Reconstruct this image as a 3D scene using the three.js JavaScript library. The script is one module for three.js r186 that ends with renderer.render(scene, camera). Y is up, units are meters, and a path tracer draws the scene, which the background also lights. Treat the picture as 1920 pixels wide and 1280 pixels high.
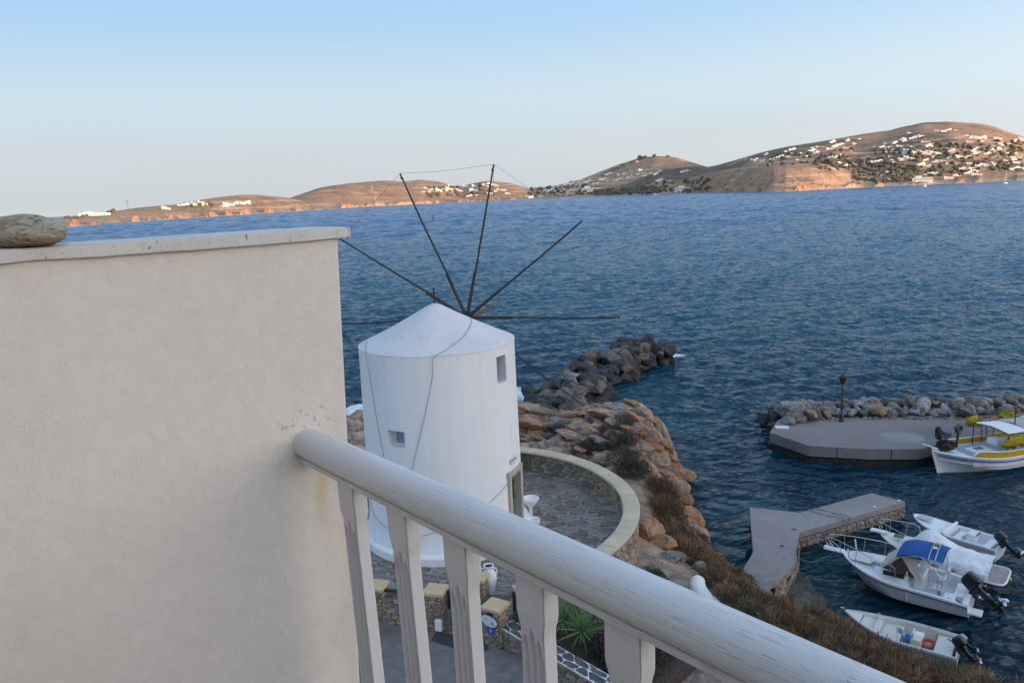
import * as THREE from 'three';
import { mergeGeometries, mergeVertices, toCreasedNormals } from 'three/addons/utils/BufferGeometryUtils.js';
import { RoundedBoxGeometry } from 'three/addons/geometries/RoundedBoxGeometry.js';
import { Brush, Evaluator, SUBTRACTION } from 'three-bvh-csg';

// ------------------------------------------------------------------ camera, sky, sun, exposure
const scene = new THREE.Scene();
const camera = new THREE.PerspectiveCamera(47.6, 1024 / 682, 0.05, 12000);
camera.position.set(0, 16, 0);
camera.rotation.order = 'YXZ';
camera.rotation.set(-10.69 * Math.PI / 180, 0, -2.5 * Math.PI / 180);
scene.add(camera);

const renderer = new THREE.WebGLRenderer({ antialias: true });
renderer.setSize(1024, 682);
renderer.toneMapping = THREE.LinearToneMapping;
renderer.toneMappingExposure = 1.0;
renderer.shadowMap.enabled = true;

const R = Math.PI / 180, SUN_AZ = 43 * R, SUN_EL = 4.2 * R;          // low sun behind the right shoulder
const sunDir = new THREE.Vector3(Math.sin(SUN_AZ) * Math.cos(SUN_EL), Math.sin(SUN_EL), Math.cos(SUN_AZ) * Math.cos(SUN_EL));
const lerp = (a, b, t) => a + (b - a) * t, clamp = (x, a = 0, b = 1) => Math.min(b, Math.max(a, x));
const sstep = (a, b, x) => { const t = clamp((x - a) / (b - a)); return t * t * (3 - 2 * t); };
{
  const W = 512, Hh = 256, data = new Float32Array(W * Hh * 4);
  const stops = [[-90, .30, .32, .34], [0, .60, .645, .67], [2.5, .63, .69, .715], [6.5, .61, .755, .84], [13, .42, .655, .92], [30, .36, .56, .84], [90, .28, .44, .72]];
  for (let j = 0; j < Hh; j++) for (let i = 0; i < W; i++) {
    const el = ((j + .5) / Hh - .5) * 180, az = ((i + .5) / W) * 2 * Math.PI - Math.PI;   // u = atan2(z, x)
    const d = new THREE.Vector3(Math.cos(el * R) * Math.cos(az), Math.sin(el * R), Math.cos(el * R) * Math.sin(az));
    let k = 0; while (k < stops.length - 2 && el > stops[k + 1][0]) k++;
    const t = sstep(0, 1, (el - stops[k][0]) / (stops[k + 1][0] - stops[k][0]));
    const g = Math.pow((1 + d.dot(sunDir)) / 2, 2.2), low = Math.exp(-Math.max(0, el) / 22);
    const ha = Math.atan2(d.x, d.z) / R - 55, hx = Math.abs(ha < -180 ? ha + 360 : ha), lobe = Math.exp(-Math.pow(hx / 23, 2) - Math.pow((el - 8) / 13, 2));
    const c = [1, 2, 3].map(n => lerp(stops[k][n], stops[k + 1][n], t));
    // glow towards the low sun, plus an added lobe beside it lighting the foreground
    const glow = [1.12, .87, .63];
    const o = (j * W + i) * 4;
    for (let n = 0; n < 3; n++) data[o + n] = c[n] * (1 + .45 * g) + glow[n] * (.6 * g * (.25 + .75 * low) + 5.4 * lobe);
    // a few thin bars of cloud low over the hills
    const s = Math.sin(az * 7 + el * .9) * .5 + Math.sin(az * 17 - el * 2.1 + 1.3) * .3 + Math.sin(az * 41 + el * 5) * .2;
    const bar = Math.max(0, s - .15) * (Math.exp(-Math.pow((el - 4.2 - .5 * Math.sin(az * 5)) / .7, 2)) + .8 * Math.exp(-Math.pow((el - 2.2) / .6, 2)));
    data[o] *= 1 - .05 * bar; data[o + 1] *= 1 - .06 * bar; data[o + 2] *= 1 - .06 * bar;
    data[o + 3] = 1;
  }
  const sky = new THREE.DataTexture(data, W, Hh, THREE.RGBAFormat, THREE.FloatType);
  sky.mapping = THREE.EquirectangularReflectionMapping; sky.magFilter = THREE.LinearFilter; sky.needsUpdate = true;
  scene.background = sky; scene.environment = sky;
}
const sun = new THREE.DirectionalLight(new THREE.Color(1, .60, .34), 5);
sun.position.copy(sunDir).multiplyScalar(400); sun.castShadow = true; sun.name = 'sun';
sun.shadow.mapSize.set(4096, 4096);
Object.assign(sun.shadow.camera, { left: -300, right: 300, top: 200, bottom: -200, near: 1, far: 1500 });
scene.add(sun, sun.target);

// ------------------------------------------------------------------ helpers
const V = (x, y, z) => new THREE.Vector3(x, y, z);
function mulberry(a) { return () => { a |= 0; a = a + 0x6D2B79F5 | 0; let t = Math.imul(a ^ a >>> 15, 1 | a); t = t + Math.imul(t ^ t >>> 7, 61 | t) ^ t; return ((t ^ t >>> 14) >>> 0) / 4294967296; }; }
const hash = (x, y, z = 0) => { let h = Math.imul(x | 0, 374761393) + Math.imul(y | 0, 668265263) + Math.imul(z | 0, 2147483647 ^ 0x5bd1e995); h = Math.imul(h ^ h >>> 13, 1274126177); return ((h ^ h >>> 16) >>> 0) / 4294967296; };
const mod = (a, n) => ((a % n) + n) % n;
function vnoise(x, y, per = 0, s = 0) {                                // value noise, tileable when per > 0
  const xi = Math.floor(x), yi = Math.floor(y), fx = x - xi, fy = y - yi, u = fx * fx * (3 - 2 * fx), v = fy * fy * (3 - 2 * fy);
  const w = (i, j) => per ? hash(mod(i, per), mod(j, per), s) : hash(i, j, s);
  return lerp(lerp(w(xi, yi), w(xi + 1, yi), u), lerp(w(xi, yi + 1), w(xi + 1, yi + 1), u), v);
}
function fbm(x, y, oct = 4, per = 0, s = 0) { let a = .5, t = 0, n = 0; for (let o = 0; o < oct; o++) { t += a * vnoise(x, y, per, s + o); n += a; x *= 2; y *= 2; per *= 2; a *= .5; } return t / n; }
function vnoise3(x, y, z, s = 0) {
  const xi = Math.floor(x), yi = Math.floor(y), zi = Math.floor(z), f = t => t * t * (3 - 2 * t), u = f(x - xi), v = f(y - yi), w = f(z - zi);
  const h = (i, j, k) => hash(xi + i + 57 * (zi + k), yi + j, s);
  return lerp(lerp(lerp(h(0, 0, 0), h(1, 0, 0), u), lerp(h(0, 1, 0), h(1, 1, 0), u), v), lerp(lerp(h(0, 0, 1), h(1, 0, 1), u), lerp(h(0, 1, 1), h(1, 1, 1), u), v), w);
}
function cells(x, y, per = 0, s = 0) {                                 // Worley: [nearest, second, id]
  const xi = Math.floor(x), yi = Math.floor(y); let a = 9, b = 9, id = 0;
  for (let j = -1; j < 2; j++) for (let i = -1; i < 2; i++) {
    const p = per ? mod(xi + i, per) : xi + i, q = per ? mod(yi + j, per) : yi + j;
    const d = Math.hypot(xi + i + hash(p, q, s) - x, yi + j + hash(p, q, s + 7) - y);
    if (d < a) { b = a; a = d; id = hash(p, q, s + 13); } else if (d < b) b = d;
  }
  return [a, b, id];
}
const toSRGB = c => { c = clamp(c); return c <= .0031308 ? c * 12.92 : 1.055 * Math.pow(c, 1 / 2.4) - .055; };
function tex(size, fn, isColor = true, h = size) {                     // fn(u, v) gives linear colour or a height
  const d = new Uint8Array(size * h * 4);
  for (let j = 0; j < h; j++) for (let i = 0; i < size; i++) {
    const c = fn(i / size, j / h), o = (j * size + i) * 4;
    for (let n = 0; n < 3; n++) d[o + n] = Math.round(255 * (isColor ? toSRGB(c[n]) : clamp(c.length ? c[n] : c)));
    d[o + 3] = 255;
  }
  const t = new THREE.DataTexture(d, size, h, THREE.RGBAFormat);
  t.wrapS = t.wrapT = THREE.RepeatWrapping; t.magFilter = THREE.LinearFilter; t.minFilter = THREE.LinearMipmapLinearFilter;
  if (isColor) t.colorSpace = THREE.SRGBColorSpace;
  t.needsUpdate = true; return t;
}
const rep = (t, u, v = u) => { const c = t.clone(); c.repeat.set(u, v); c.needsUpdate = true; return c; };
const lin = (r, g, b) => new THREE.Color().setRGB(r, g, b);
const mat = (c, rough = .7, more = {}) => new THREE.MeshStandardMaterial({ color: c.isColor ? c : lin(...c), roughness: rough, ...more });
const used = {};
function numbered(n) { const k = used[n] = (used[n] ?? -1) + 1; return k ? n + '_' + String(k).padStart(3, '0') : n; }
function tag(o, label, category, group, kind) {
  if (label) o.userData.label = label; if (category) o.userData.category = category;
  if (group) o.userData.group = group; if (kind) o.userData.kind = kind; return o;
}
function thing(name, label, category, [x, y, z] = [0, 0, 0], turn = 0, group) {
  const o = new THREE.Group(); o.name = numbered(name); scene.add(o); o.position.set(x, y, z); o.rotation.y = turn;
  return tag(o, label, category, group);
}
function part(name, geo, m, parent, label) {
  if (Array.isArray(geo)) geo = join(geo);
  const o = new THREE.Mesh(geo, m); o.name = name; o.castShadow = o.receiveShadow = true;
  parent.add(o); if (label) o.userData.label = label; return o;
}
function solo(name, geo, m, label, category, group) { const o = part(numbered(name), geo, m, scene); return tag(o, label, category, group); }
function struct(name, geo, m) { const o = geo ? part(name, geo, m, scene) : new THREE.Group(); o.name = name; if (!geo) scene.add(o); o.userData.kind = 'structure'; return o; }
function copy(o, label, group) { const c = o.clone(); c.name = numbered(o.name.replace(/_\d{3}$/, '')); scene.add(c); if (label) c.userData.label = label; if (group) c.userData.group = group; return c; }
function join(list) {
  const strip = list.map(g => { g = g.index ? g.toNonIndexed() : g.clone(); for (const k of Object.keys(g.attributes)) if (!['position', 'normal', 'uv'].includes(k)) g.deleteAttribute(k); if (!g.attributes.uv) boxUV(g); return g; });
  return strip.length > 1 ? mergeGeometries(strip) : strip[0];
}
function boxUV(g, s = 1) {                                             // uv in metres across the widest-facing plane
  const p = g.attributes.position, n = g.attributes.normal, uv = new Float32Array(p.count * 2);
  for (let i = 0; i < p.count; i++) {
    const x = Math.abs(n.getX(i)), y = Math.abs(n.getY(i)), z = Math.abs(n.getZ(i));
    const [a, b] = y >= x && y >= z ? [p.getX(i), p.getZ(i)] : x >= z ? [p.getZ(i), p.getY(i)] : [p.getX(i), p.getY(i)];
    uv[2 * i] = a * s; uv[2 * i + 1] = b * s;
  }
  g.setAttribute('uv', new THREE.BufferAttribute(uv, 2)); return g;
}
const box = (w, h, d, x = 0, y = 0, z = 0, ry = 0) => boxUV(new THREE.BoxGeometry(w, h, d)).rotateY(ry).translate(x, y, z);
const rbox = (w, h, d, r, x = 0, y = 0, z = 0, ry = 0, seg = 2) => boxUV(new RoundedBoxGeometry(w, h, d, seg, r)).rotateY(ry).translate(x, y, z);
function rod(a, b, r0, r1 = r0, seg = 8) {
  const d = b.clone().sub(a), g = new THREE.CylinderGeometry(r1, r0, d.length(), seg);
  g.applyQuaternion(new THREE.Quaternion().setFromUnitVectors(V(0, 1, 0), d.clone().normalize()));
  return g.translate(...a.clone().add(b).multiplyScalar(.5).toArray());
}
const tube = (pts, r, n = 24, seg = 6, closed = false) => new THREE.TubeGeometry(new THREE.CatmullRomCurve3(pts, closed), n, r, seg, closed);
const lathe = (pts, seg = 32) => new THREE.LatheGeometry(pts.map(p => new THREE.Vector2(...p)), seg);
const prism = (pts, h0, h1, bevel = 0) => {                            // polygon (x, z) lifted from h0 to h1
  const s = new THREE.Shape(pts.map(([x, z]) => new THREE.Vector2(x, -z)));
  const g = new THREE.ExtrudeGeometry(s, { depth: h1 - h0 - 2 * bevel, bevelEnabled: bevel > 0, bevelThickness: bevel, bevelSize: bevel, bevelOffset: -bevel, bevelSegments: 2 });
  return boxUV(g.rotateX(-Math.PI / 2).translate(0, h0 + bevel, 0));
};
function grid(nu, nv, fn, uvfn) {                                      // a sheet of nu x nv cells, fn(u, v) -> Vector3
  const pos = [], uv = [], idx = [];
  for (let j = 0; j <= nv; j++) for (let i = 0; i <= nu; i++) { const p = fn(i / nu, j / nv); pos.push(p.x, p.y, p.z); const q = uvfn ? uvfn(i / nu, j / nv, p) : [i / nu, j / nv]; uv.push(q[0], q[1]); }
  for (let j = 0; j < nv; j++) for (let i = 0; i < nu; i++) { const a = j * (nu + 1) + i, b = a + 1, c = a + nu + 1, d = c + 1; idx.push(a, b, d, a, d, c); }
  const g = new THREE.BufferGeometry(); g.setAttribute('position', new THREE.Float32BufferAttribute(pos, 3)); g.setAttribute('uv', new THREE.Float32BufferAttribute(uv, 2)); g.setIndex(idx); g.computeVertexNormals(); return g;
}
function rock(seed, sx, sy, sz, detail = 3, planes = 13, rough = .05) { // a boulder cut by random planes
  const r = mulberry(seed), g = mergeVertices(new THREE.IcosahedronGeometry(1, detail).deleteAttribute('uv').deleteAttribute('normal')), p = g.attributes.position, P = [];
  for (let i = 0; i < planes; i++) { const a = r() * 2 * Math.PI, y = r() * 2 - 1, q = Math.sqrt(1 - y * y); P.push([q * Math.cos(a), y, q * Math.sin(a), .48 + .26 * r()]); }
  for (let i = 0; i < p.count; i++) {
    const v = V(p.getX(i), p.getY(i), p.getZ(i)).normalize(); let m = 1.05;
    for (const [a, b, c, d] of P) { const k = v.x * a + v.y * b + v.z * c; if (k > .05) m = Math.min(m, d / k); }
    if (planes) m *= 1.28;
    m *= 1 + rough * (vnoise3(v.x * 4 + 9, v.y * 4 + 9, v.z * 4 + 9, seed) - .5) + rough * .6 * (vnoise3(v.x * 9 + 9, v.y * 9 + 9, v.z * 9 + 9, seed) - .5);
    p.setXYZ(i, v.x * m * sx, v.y * m * sy, v.z * m * sz);
  }
  const o = toCreasedNormals(g, planes > 8 ? .36 : .7); return boxUV(o);
}

// ------------------------------------------------------------------ surfaces
const T = {
  grain: tex(1024, (u, v) => { const c = fbm(u * 16, v * 260, 2, 0, 31); return .6 + .55 * (fbm(u * 6, v * 170, 3, 0, 3) - .5) + .3 * (fbm(u * 3, v * 18, 3, 0, 33) - .5) - .45 * sstep(.80, .86, c); }, false),   // brushed, cracked paint along u
  plaster: tex(1024, (u, v) => { const k = fbm(u * 24, v * 24, 5, 24, 5), c = cells(u * 90, v * 90, 90, 2); return .45 + .55 * (k - .5) + (c[2] > .72 ? .5 * Math.max(0, .42 - c[0]) : 0); }, false),
  rough: tex(512, (u, v) => fbm(u * 16, v * 16, 6, 16, 9), false),
  fine: tex(512, (u, v) => fbm(u * 60, v * 60, 3, 60, 19), false),
  stone: tex(512, (u, v) => { const a = fbm(u * 6, v * 6, 6, 6, 41), b = fbm(u * 22, v * 22, 3, 22, 43); const k = .55 + .9 * (a - .5) + .5 * (b - .5); return [k * 1.02, k, k * .97]; }),
  mottled: tex(512, (u, v) => { const a = fbm(u * 3, v * 3, 6, 3, 61), b = fbm(u * 40, v * 40, 2, 40, 63); const k = .82 + .45 * (a - .5) + .18 * (b - .5); return [k, k, k]; }),
  asphalt: tex(512, (u, v) => { const a = fbm(u * 4, v * 4, 4, 4, 71), b = vnoise(u * 170, v * 170, 170, 72); const k = .62 + .55 * (a - .5) + .55 * (b - .5); return [k, k * .99, k * .98]; }),
};
const B = (t, u, v, s) => ({ bumpMap: rep(t, u, v ?? u), bumpScale: s });
const M = {
  railPaint: mat([.70, .69, .68], .42, { ...B(T.grain, 1.1, 2.6, .0019), map: rep(tex(1024, (u, v) => { const a = fbm(u * 3, v * 30, 4, 0, 83), d = fbm(u * 2, v * 3, 3, 0, 85), c = fbm(u * 16, v * 260, 2, 0, 31); const k = .95 + .12 * (a - .5) + .14 * (d - .5) - .2 * sstep(.79, .86, c) + .10 * (fbm(u * 5, v * 110, 3, 0, 87) - .5); return [k, k * .992, k * .975]; }), 1.1, 2.6) }),
  balusterPaint: mat([.70, .68, .66], .5, { ...B(T.grain, 1, 1, .0012) }),
  whitewash: mat([.82, .82, .82], .85, { ...B(T.rough, .5, .5, .03), map: rep(T.mottled, .12) }),
  white: mat([.78, .78, .77], .6), coping: mat([.70, .56, .40], .8, { ...B(T.rough, .6, .6, .03), map: rep(T.mottled, .4) }),
  capStone: mat([.72, .52, .30], .75, { ...B(T.rough, .8, .8, .02), map: rep(T.mottled, .7) }),
  mortar: mat([.24, .195, .15], .95, { ...B(T.rough, 1, 1, .03), map: rep(T.stone, .7) }),
  mortarPale: mat([.21, .205, .20], .95, { ...B(T.rough, 1, 1, .02), map: rep(T.stone, .5) }),
  concrete: mat([.31, .28, .265], .9, { ...B(T.rough, .35, .35, .03), map: rep(T.mottled, .11) }),
  asphalt: mat([.25, .235, .225], .95, { map: rep(T.asphalt, .8), ...B(T.fine, .5, .5, .02) }),
  darkWood: mat([.035, .03, .03], .75), iron: mat([.02, .02, .022], .5), blackPaint: mat([.015, .016, .018], .35),
  gel: new THREE.MeshPhysicalMaterial({ color: lin(.72, .73, .74), roughness: .35, clearcoat: .4, clearcoatRoughness: .2 }),
  gelCream: new THREE.MeshPhysicalMaterial({ color: lin(.62, .59, .52), roughness: .4, clearcoat: .3, clearcoatRoughness: .25 }),
  steel: mat([.6, .6, .6], .3, { metalness: .9 }), rope: mat([.3, .27, .22], .95), wire: mat([.12, .11, .10], .7),
  darkGlass: mat([.02, .022, .026], .12), orange: mat([.62, .09, .03], .6),
};
const stoneMat = (c, k = .9) => mat(c, .92, { map: rep(T.stone, k), ...B(T.rough, k, k, .03) });
const wallStones = [[.60, .43, .29], [.48, .40, .33], [.66, .54, .40], [.38, .36, .33], [.56, .36, .23], [.62, .56, .49], [.33, .28, .24], [.52, .46, .40]].map(c => stoneMat(c, 1.6));
const slateStones = [[.34, .295, .265], [.41, .355, .31], [.29, .255, .235], [.37, .31, .26], [.46, .405, .35], [.31, .235, .195]].map(c => stoneMat(c, 1.0));

// ------------------------------------------------------------------ the balcony: plastered end wall, stone on it, handrail and balusters
const WA = 50 * R, wAx = V(Math.sin(WA), 0, -Math.cos(WA)), rAx = V(Math.cos(WA), 0, Math.sin(WA));   // along the wall, out along the rail
const corner = V(-.555, 0, -2.45);
const local = new THREE.Matrix4().makeBasis(wAx, V(0, 1, 0), rAx).setPosition(corner);                // (along wall, height, along rail)
const wallMap = tex(1024, (u, v) => {                                  // 1.6 m x 1.6 m of painted plaster, with the rust run under the rail
  const s = u * 1.6 - 1.5, y = 14.35 + v * 1.6;
  let k = .93 + .16 * (fbm(u * 3, v * 3, 5, 0, 91) - .5) + .08 * (fbm(u * 60, v * 60, 2, 0, 93) - .5), c = [k, k * .985, k * .955];
  const run = Math.exp(-Math.pow((s + .105 + .012 * Math.sin(y * 21)) / .022, 2)) * sstep(15.21, 15.17, y) * sstep(14.8, 15.15, y) * (.5 + fbm(u * 40, v * 9, 3, 0, 95));
  const run2 = Math.exp(-Math.pow((s + .045 + .02 * Math.sin(y * 7)) / .025, 2)) * sstep(15.2, 15.05, y) * .35 * fbm(u * 30, v * 6, 3, 0, 97);
  c = [c[0] * (1 - .09 * run - .08 * run2), c[1] * (1 - .16 * run - .12 * run2), c[2] * (1 - .36 * run - .22 * run2)];
  const edge = sstep(.02, .06, Math.abs(s + .14) / .09 + Math.abs(y - 15.29) / .05 > 1.9 ? 1 : 0) ;
  const chip = fbm(u * 130, v * 130, 2, 0, 99) > .74 && Math.hypot((s + .13) / .11, (y - 15.32) / .05) < 1 && y > 15.3 ? .72 : 1;
  return c.map(x => x * chip);
});
wallMap.wrapS = wallMap.wrapT = THREE.MirroredRepeatWrapping; 
const wallMat = mat([.765, .712, .655], .9, { map: rep(wallMap, 1 / 1.6), bumpMap: rep(T.plaster, 1.25), bumpScale: .0036 });
wallMat.map.offset.set(1.5 / 1.6, -14.35 / 1.6);
{
  const wall = thing('plaster_wall', 'beige plastered balcony end wall in the left foreground, with a thin coping on top', 'wall');
  const shape = new THREE.Shape([[-2.5, 12.5], [-.13, 12.5], [-.04, 14.4], [.016, 15.888], [-2.5, 15.888]].map(p => new THREE.Vector2(...p)));
  const g = new THREE.ExtrudeGeometry(shape, { depth: .2, bevelEnabled: true, bevelThickness: .012, bevelSize: .012, bevelSegments: 3 }).translate(0, 0, -.212);
  boxUV(g);
  part('wall_body', g.applyMatrix4(local), wallMat, wall);
  const cop = grid(260, 48, (u, v) => {                                // hand-floated coping: a rounded bar with a wavering lower edge
    const s = lerp(-2.5, .062, u), a = v * 2 * Math.PI, wob = .003 * (fbm(s * 5, 3, 3) - .5) * 2;
    const n = 14, c = Math.cos(a), q = Math.sin(a), e = 2 / n, X = Math.sign(c) * Math.pow(Math.abs(c), e), Y = Math.sign(q) * Math.pow(Math.abs(q), e);
    const endR = sstep(1, .994, u);
    return V(s, 15.9065 + Y * (.0185 + (Y < 0 ? wob * 1.6 : wob * .5)) * (.2 + .8 * endR), -.108 + X * (.128 + wob) * (.9 + .1 * endR));
  }, (u, v) => [u * 4, v * .5]);
  const endCap = rbox(.01, .034, .25, .004, .058, 15.9065, -.108);
  const copM = mat([.66, .635, .60], .85, { map: rep(tex(512, (u, v) => { const a = fbm(u * 8, v * 8, 4, 8, 101), b = fbm(u * 34, v * 30, 3, 34, 103); const k = .95 + .15 * (a - .5); const ch = b > .80 ? .4 : 1; return [k * ch, k * .99 * ch, k * .97 * ch]; }), 1, 2), ...B(T.plaster, 2, 2, .004) });
  part('coping', [cop.applyMatrix4(local), endCap.applyMatrix4(local)], copM, wall);
}
{
  const g = rock(77, .136, .042, .085, 5, 0, .07), p = g.attributes.position;
  const st = tex(512, (u, v) => {
    const a = fbm(u * 6, v * 5, 5, 0, 111), b = fbm(u * 26, v * 24, 4, 0, 113), vein = Math.exp(-Math.pow((fbm(u * 5 + 4, v * 5 - u * 2, 4, 0, 117) - .5) / .016, 2));
    const ochre = sstep(.52, .66, u + .3 * (a - .5) + .12 * (v - .5)) * sstep(.98, .86, u) * sstep(.38, .60, b * .6 + .4 * a);
    let c = [.44 + .14 * (a - .5) + .16 * (b - .5), .37 + .13 * (a - .5) + .15 * (b - .5), .26 + .12 * (a - .5) + .12 * (b - .5)];
    c = c.map((x, i) => lerp(x, [.28, .16, .055][i], ochre)); const dk = vein * .55 * sstep(.3, .6, u) + (b > .68 ? .35 : 0);
    return c.map(x => x * (1 - dk));
  });
  const uv = new Float32Array(p.count * 2);
  for (let i = 0; i < p.count; i++) { let x = p.getX(i), y = p.getY(i); const k = x > 0 ? 1 - .42 * Math.pow(x / .145, 2) : 1 - .12 * Math.pow(x / .145, 2); y = Math.max(-.037, y * k - .010 * sstep(.02, .14, x)); p.setY(i, y); uv[2 * i] = .5 + x / .32; uv[2 * i + 1] = .5 + Math.atan2(y * 1.8, p.getZ(i)) / 6.3; }
  g.setAttribute('uv', new THREE.BufferAttribute(uv, 2)); g.computeVertexNormals();
  const o = solo('beach_stone', g, mat([1, 1, 1], .6, { map: st, ...B(T.fine, 2, 2, .002) }), 'large smooth ochre veined pebble lying on the coping of the plaster wall', 'stone');
  o.position.copy(V(-.812, 15.962, -.085).applyMatrix4(local)); o.rotation.y = WA - Math.PI / 2 + .05;
}
{
  const rail = thing('balcony_railing', 'white painted wooden balcony railing with fluted balusters crossing the foreground', 'railing');
  const half = [[.0, 0], [.037, 0], [.041, .003], [.041, .0165], [.040, .0185], [.0345, .0205], [.0345, .0235], [.040, .026], [.048, .030], [.0545, .037], [.0575, .052], [.056, .068], [.051, .083], [.043, .095], [.031, .1045], [.016, .1105], [0, .1125]];
  const prof = [...half, ...half.slice(1, -1).reverse().map(([a, b]) => [-a, b])];
  const per = [0]; for (let i = 1; i <= prof.length; i++) per.push(per[i - 1] + Math.hypot(prof[i % prof.length][0] - prof[i - 1][0], prof[i % prof.length][1] - prof[i - 1][1]));
  const g = grid(160, prof.length, (u, v) => {
    const k = Math.round(v * prof.length), [a, b] = prof[k % prof.length], r = lerp(-.03, 3.6, u);
    const w = .0016 * (fbm(r * 6, k * .35, 3, 0, 121) - .5);
    return V(-.14 + .88 * a * (1 + w * 12), 15.2 + .93 * b + w + .003 * r, r);
  }, (u, v) => [u * 3.67, per[Math.round(v * prof.length)]]);
  g.attributes.uv.needsUpdate = true;
  part('handrail', toCreasedNormals(mergeVertices(g.applyMatrix4(local)), .6), M.railPaint, rail);
  const bal = tilt => {                                                // a flat board: square head, shouldered neck, three hollow flutes on its broad faces
    const H0 = 14.28, H1 = 15.225, rows = 120, n = 30;
    return grid(4 * n, rows, (u, v) => {
      const vv = v < .12 ? v * .9167 : v < .62 ? .11 + (v - .12) * .4 : .31 + (v - .62) * 1.8158, y = lerp(H1, H0, vv), d = H1 - y, k = Math.max(0, Math.min(3, Math.floor(u * 4 - 1e-9))), t = u >= 1 ? 1 : u * 4 - k;
      const neck = sstep(.105, .155, d), a = lerp(.0455, .0375, neck) + .002 * sstep(.2, .7, d), b = lerp(.0235, .0205, neck), broad = k % 2 === 0, hw = broad ? a : b, cham = .0035;
      let x = lerp(-1, 1, t) * hw, out = broad ? b : a;
      if (hw - Math.abs(x) < cham) out -= cham - (hw - Math.abs(x));
      if (broad) { const fl = a * .60; let dep = 0; for (const c of [-1, 0, 1]) { const q = Math.abs(x - c * fl) / (a * .28); if (q < 1) { const start = (c ? .158 : .138) + .035 * q * q; dep = Math.max(dep, .0150 * Math.pow(1 - q * q, .6) * sstep(start, start + .022, d)); } } out -= dep; }
      const cs = [[-out, x], [x, out], [out, -x], [-x, -out]][k];
      return V(cs[0] - .14, y, cs[1] + tilt * d);
    }, (u, v, p) => [p.y, u * .3]);
  };
  [[.268, .05], [.545, .045], [.806, .02], [1.075, .008], [1.338, 0], [1.602, 0], [1.868, 0]].forEach(([r, t]) =>
    part('baluster', toCreasedNormals(bal(t).translate(0, 0, r).applyMatrix4(local), .5), M.balusterPaint, rail));
  part('bottom_rail', rbox(.07, .05, 3.6, .008, -.14, 14.27, 1.8).applyMatrix4(local), M.balusterPaint, rail);
  struct('balcony_floor', box(2.6, .16, 5, -1.3, 14.1, 2.2).applyMatrix4(local), mat([.30, .22, .17], .8, B(T.rough, 1, 1, .01)));
  // the house that the balcony belongs to, behind the photographer
  const house = thing('balcony_house', 'plastered house front behind the balcony', 'house');
  part('wall', [box(.3, 4.2, 5.2, -2.45, 16.3, 2.3), box(3, 10.6, 5.2, -3.9, 9, 2.3)].map(g => g.applyMatrix4(local)), mat([.50, .46, .42], .9, B(T.plaster, 1, 1, .006)), house);
  part('door', box(.06, 2.1, .95, -2.28, 15.38, 2.6).applyMatrix4(local), mat([.06, .09, .14], .5), house);
}

// ------------------------------------------------------------------ sea
const waves = [];
{
  const r = mulberry(5);
  for (let i = 0; i < 64; i++) {
    const L = .5 * Math.pow(11, i / 63 * .98 + .02 * r()), a = (r() + r() + r() - 1.5) * .75 + 1.42, k = 2 * Math.PI / L;   // wind sea running in towards the quay
    waves.push([Math.cos(a) * k, Math.sin(a) * k, r() * 6.283, .0085 * Math.pow(L, .92) * (L > 5 ? .75 : 1)]);
  }
}
const swells = []; { const r = mulberry(8); for (let i = 0; i < 14; i++) { const L = 9 * Math.pow(3.6, r()), a = (r() + r() - 1) * .9 + 1.42, k = 2 * Math.PI / L; swells.push([Math.cos(a) * k, Math.sin(a) * k, r() * 6.283, .0075 * L]); } }   // longer chop out in the open bay
const shelter = (x, z) => { const d = (x - 9) * .5 + (z + 41) * .87; return lerp(1, .22, sstep(-6, 9, d) * sstep(7, 12, x)); };   // calm water behind the pier
function seaHeight(x, z, rad) {
  const gust = .72 + .6 * fbm(x * .05 + 40, z * .035 + 40, 3, 0, 131), A = shelter(x, z) * gust * lerp(1.0, .9, sstep(55, 120, rad)); let h = 0;
  for (const [kx, kz, p, a] of waves) { const s = Math.sin(kx * x + kz * z + p); h += a * (s - .35 * s * s); }
  let far = 0; if (rad > 220) { const w = sstep(220, 500, rad); for (const [kx, kz, p, a] of swells) far += a * w * Math.sin(kx * x + kz * z + p); }
  return A * h + far * gust;
}
const rippleN = (n, Lmin, Lmax, tile, size, seed, amp, spread) => {     // tileable normal map of running ripples
  const r = mulberry(seed), W = [];
  for (let i = 0; i < n; i++) { const L = Lmin * Math.pow(Lmax / Lmin, r()), a = (r() + r() + r() - 1.5) * spread + 1.42; W.push([Math.round(Math.cos(a) * tile / L), Math.round(Math.sin(a) * tile / L), r() * 6.283]); }
  const t = tex(size, (u, v) => { let sx = 0, sy = 0; for (const [a, b, p] of W) { const c = Math.cos(6.2832 * (a * u + b * v) + p), l = Math.hypot(a, b) || 1; sx += c * a / l; sy += c * b / l; } const q = amp / Math.sqrt(n); return [.5 - .5 * clamp(sx * q, -.9, .9), .5 - .5 * clamp(sy * q, -.9, .9), .92]; }, false);
  return t;
};
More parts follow.
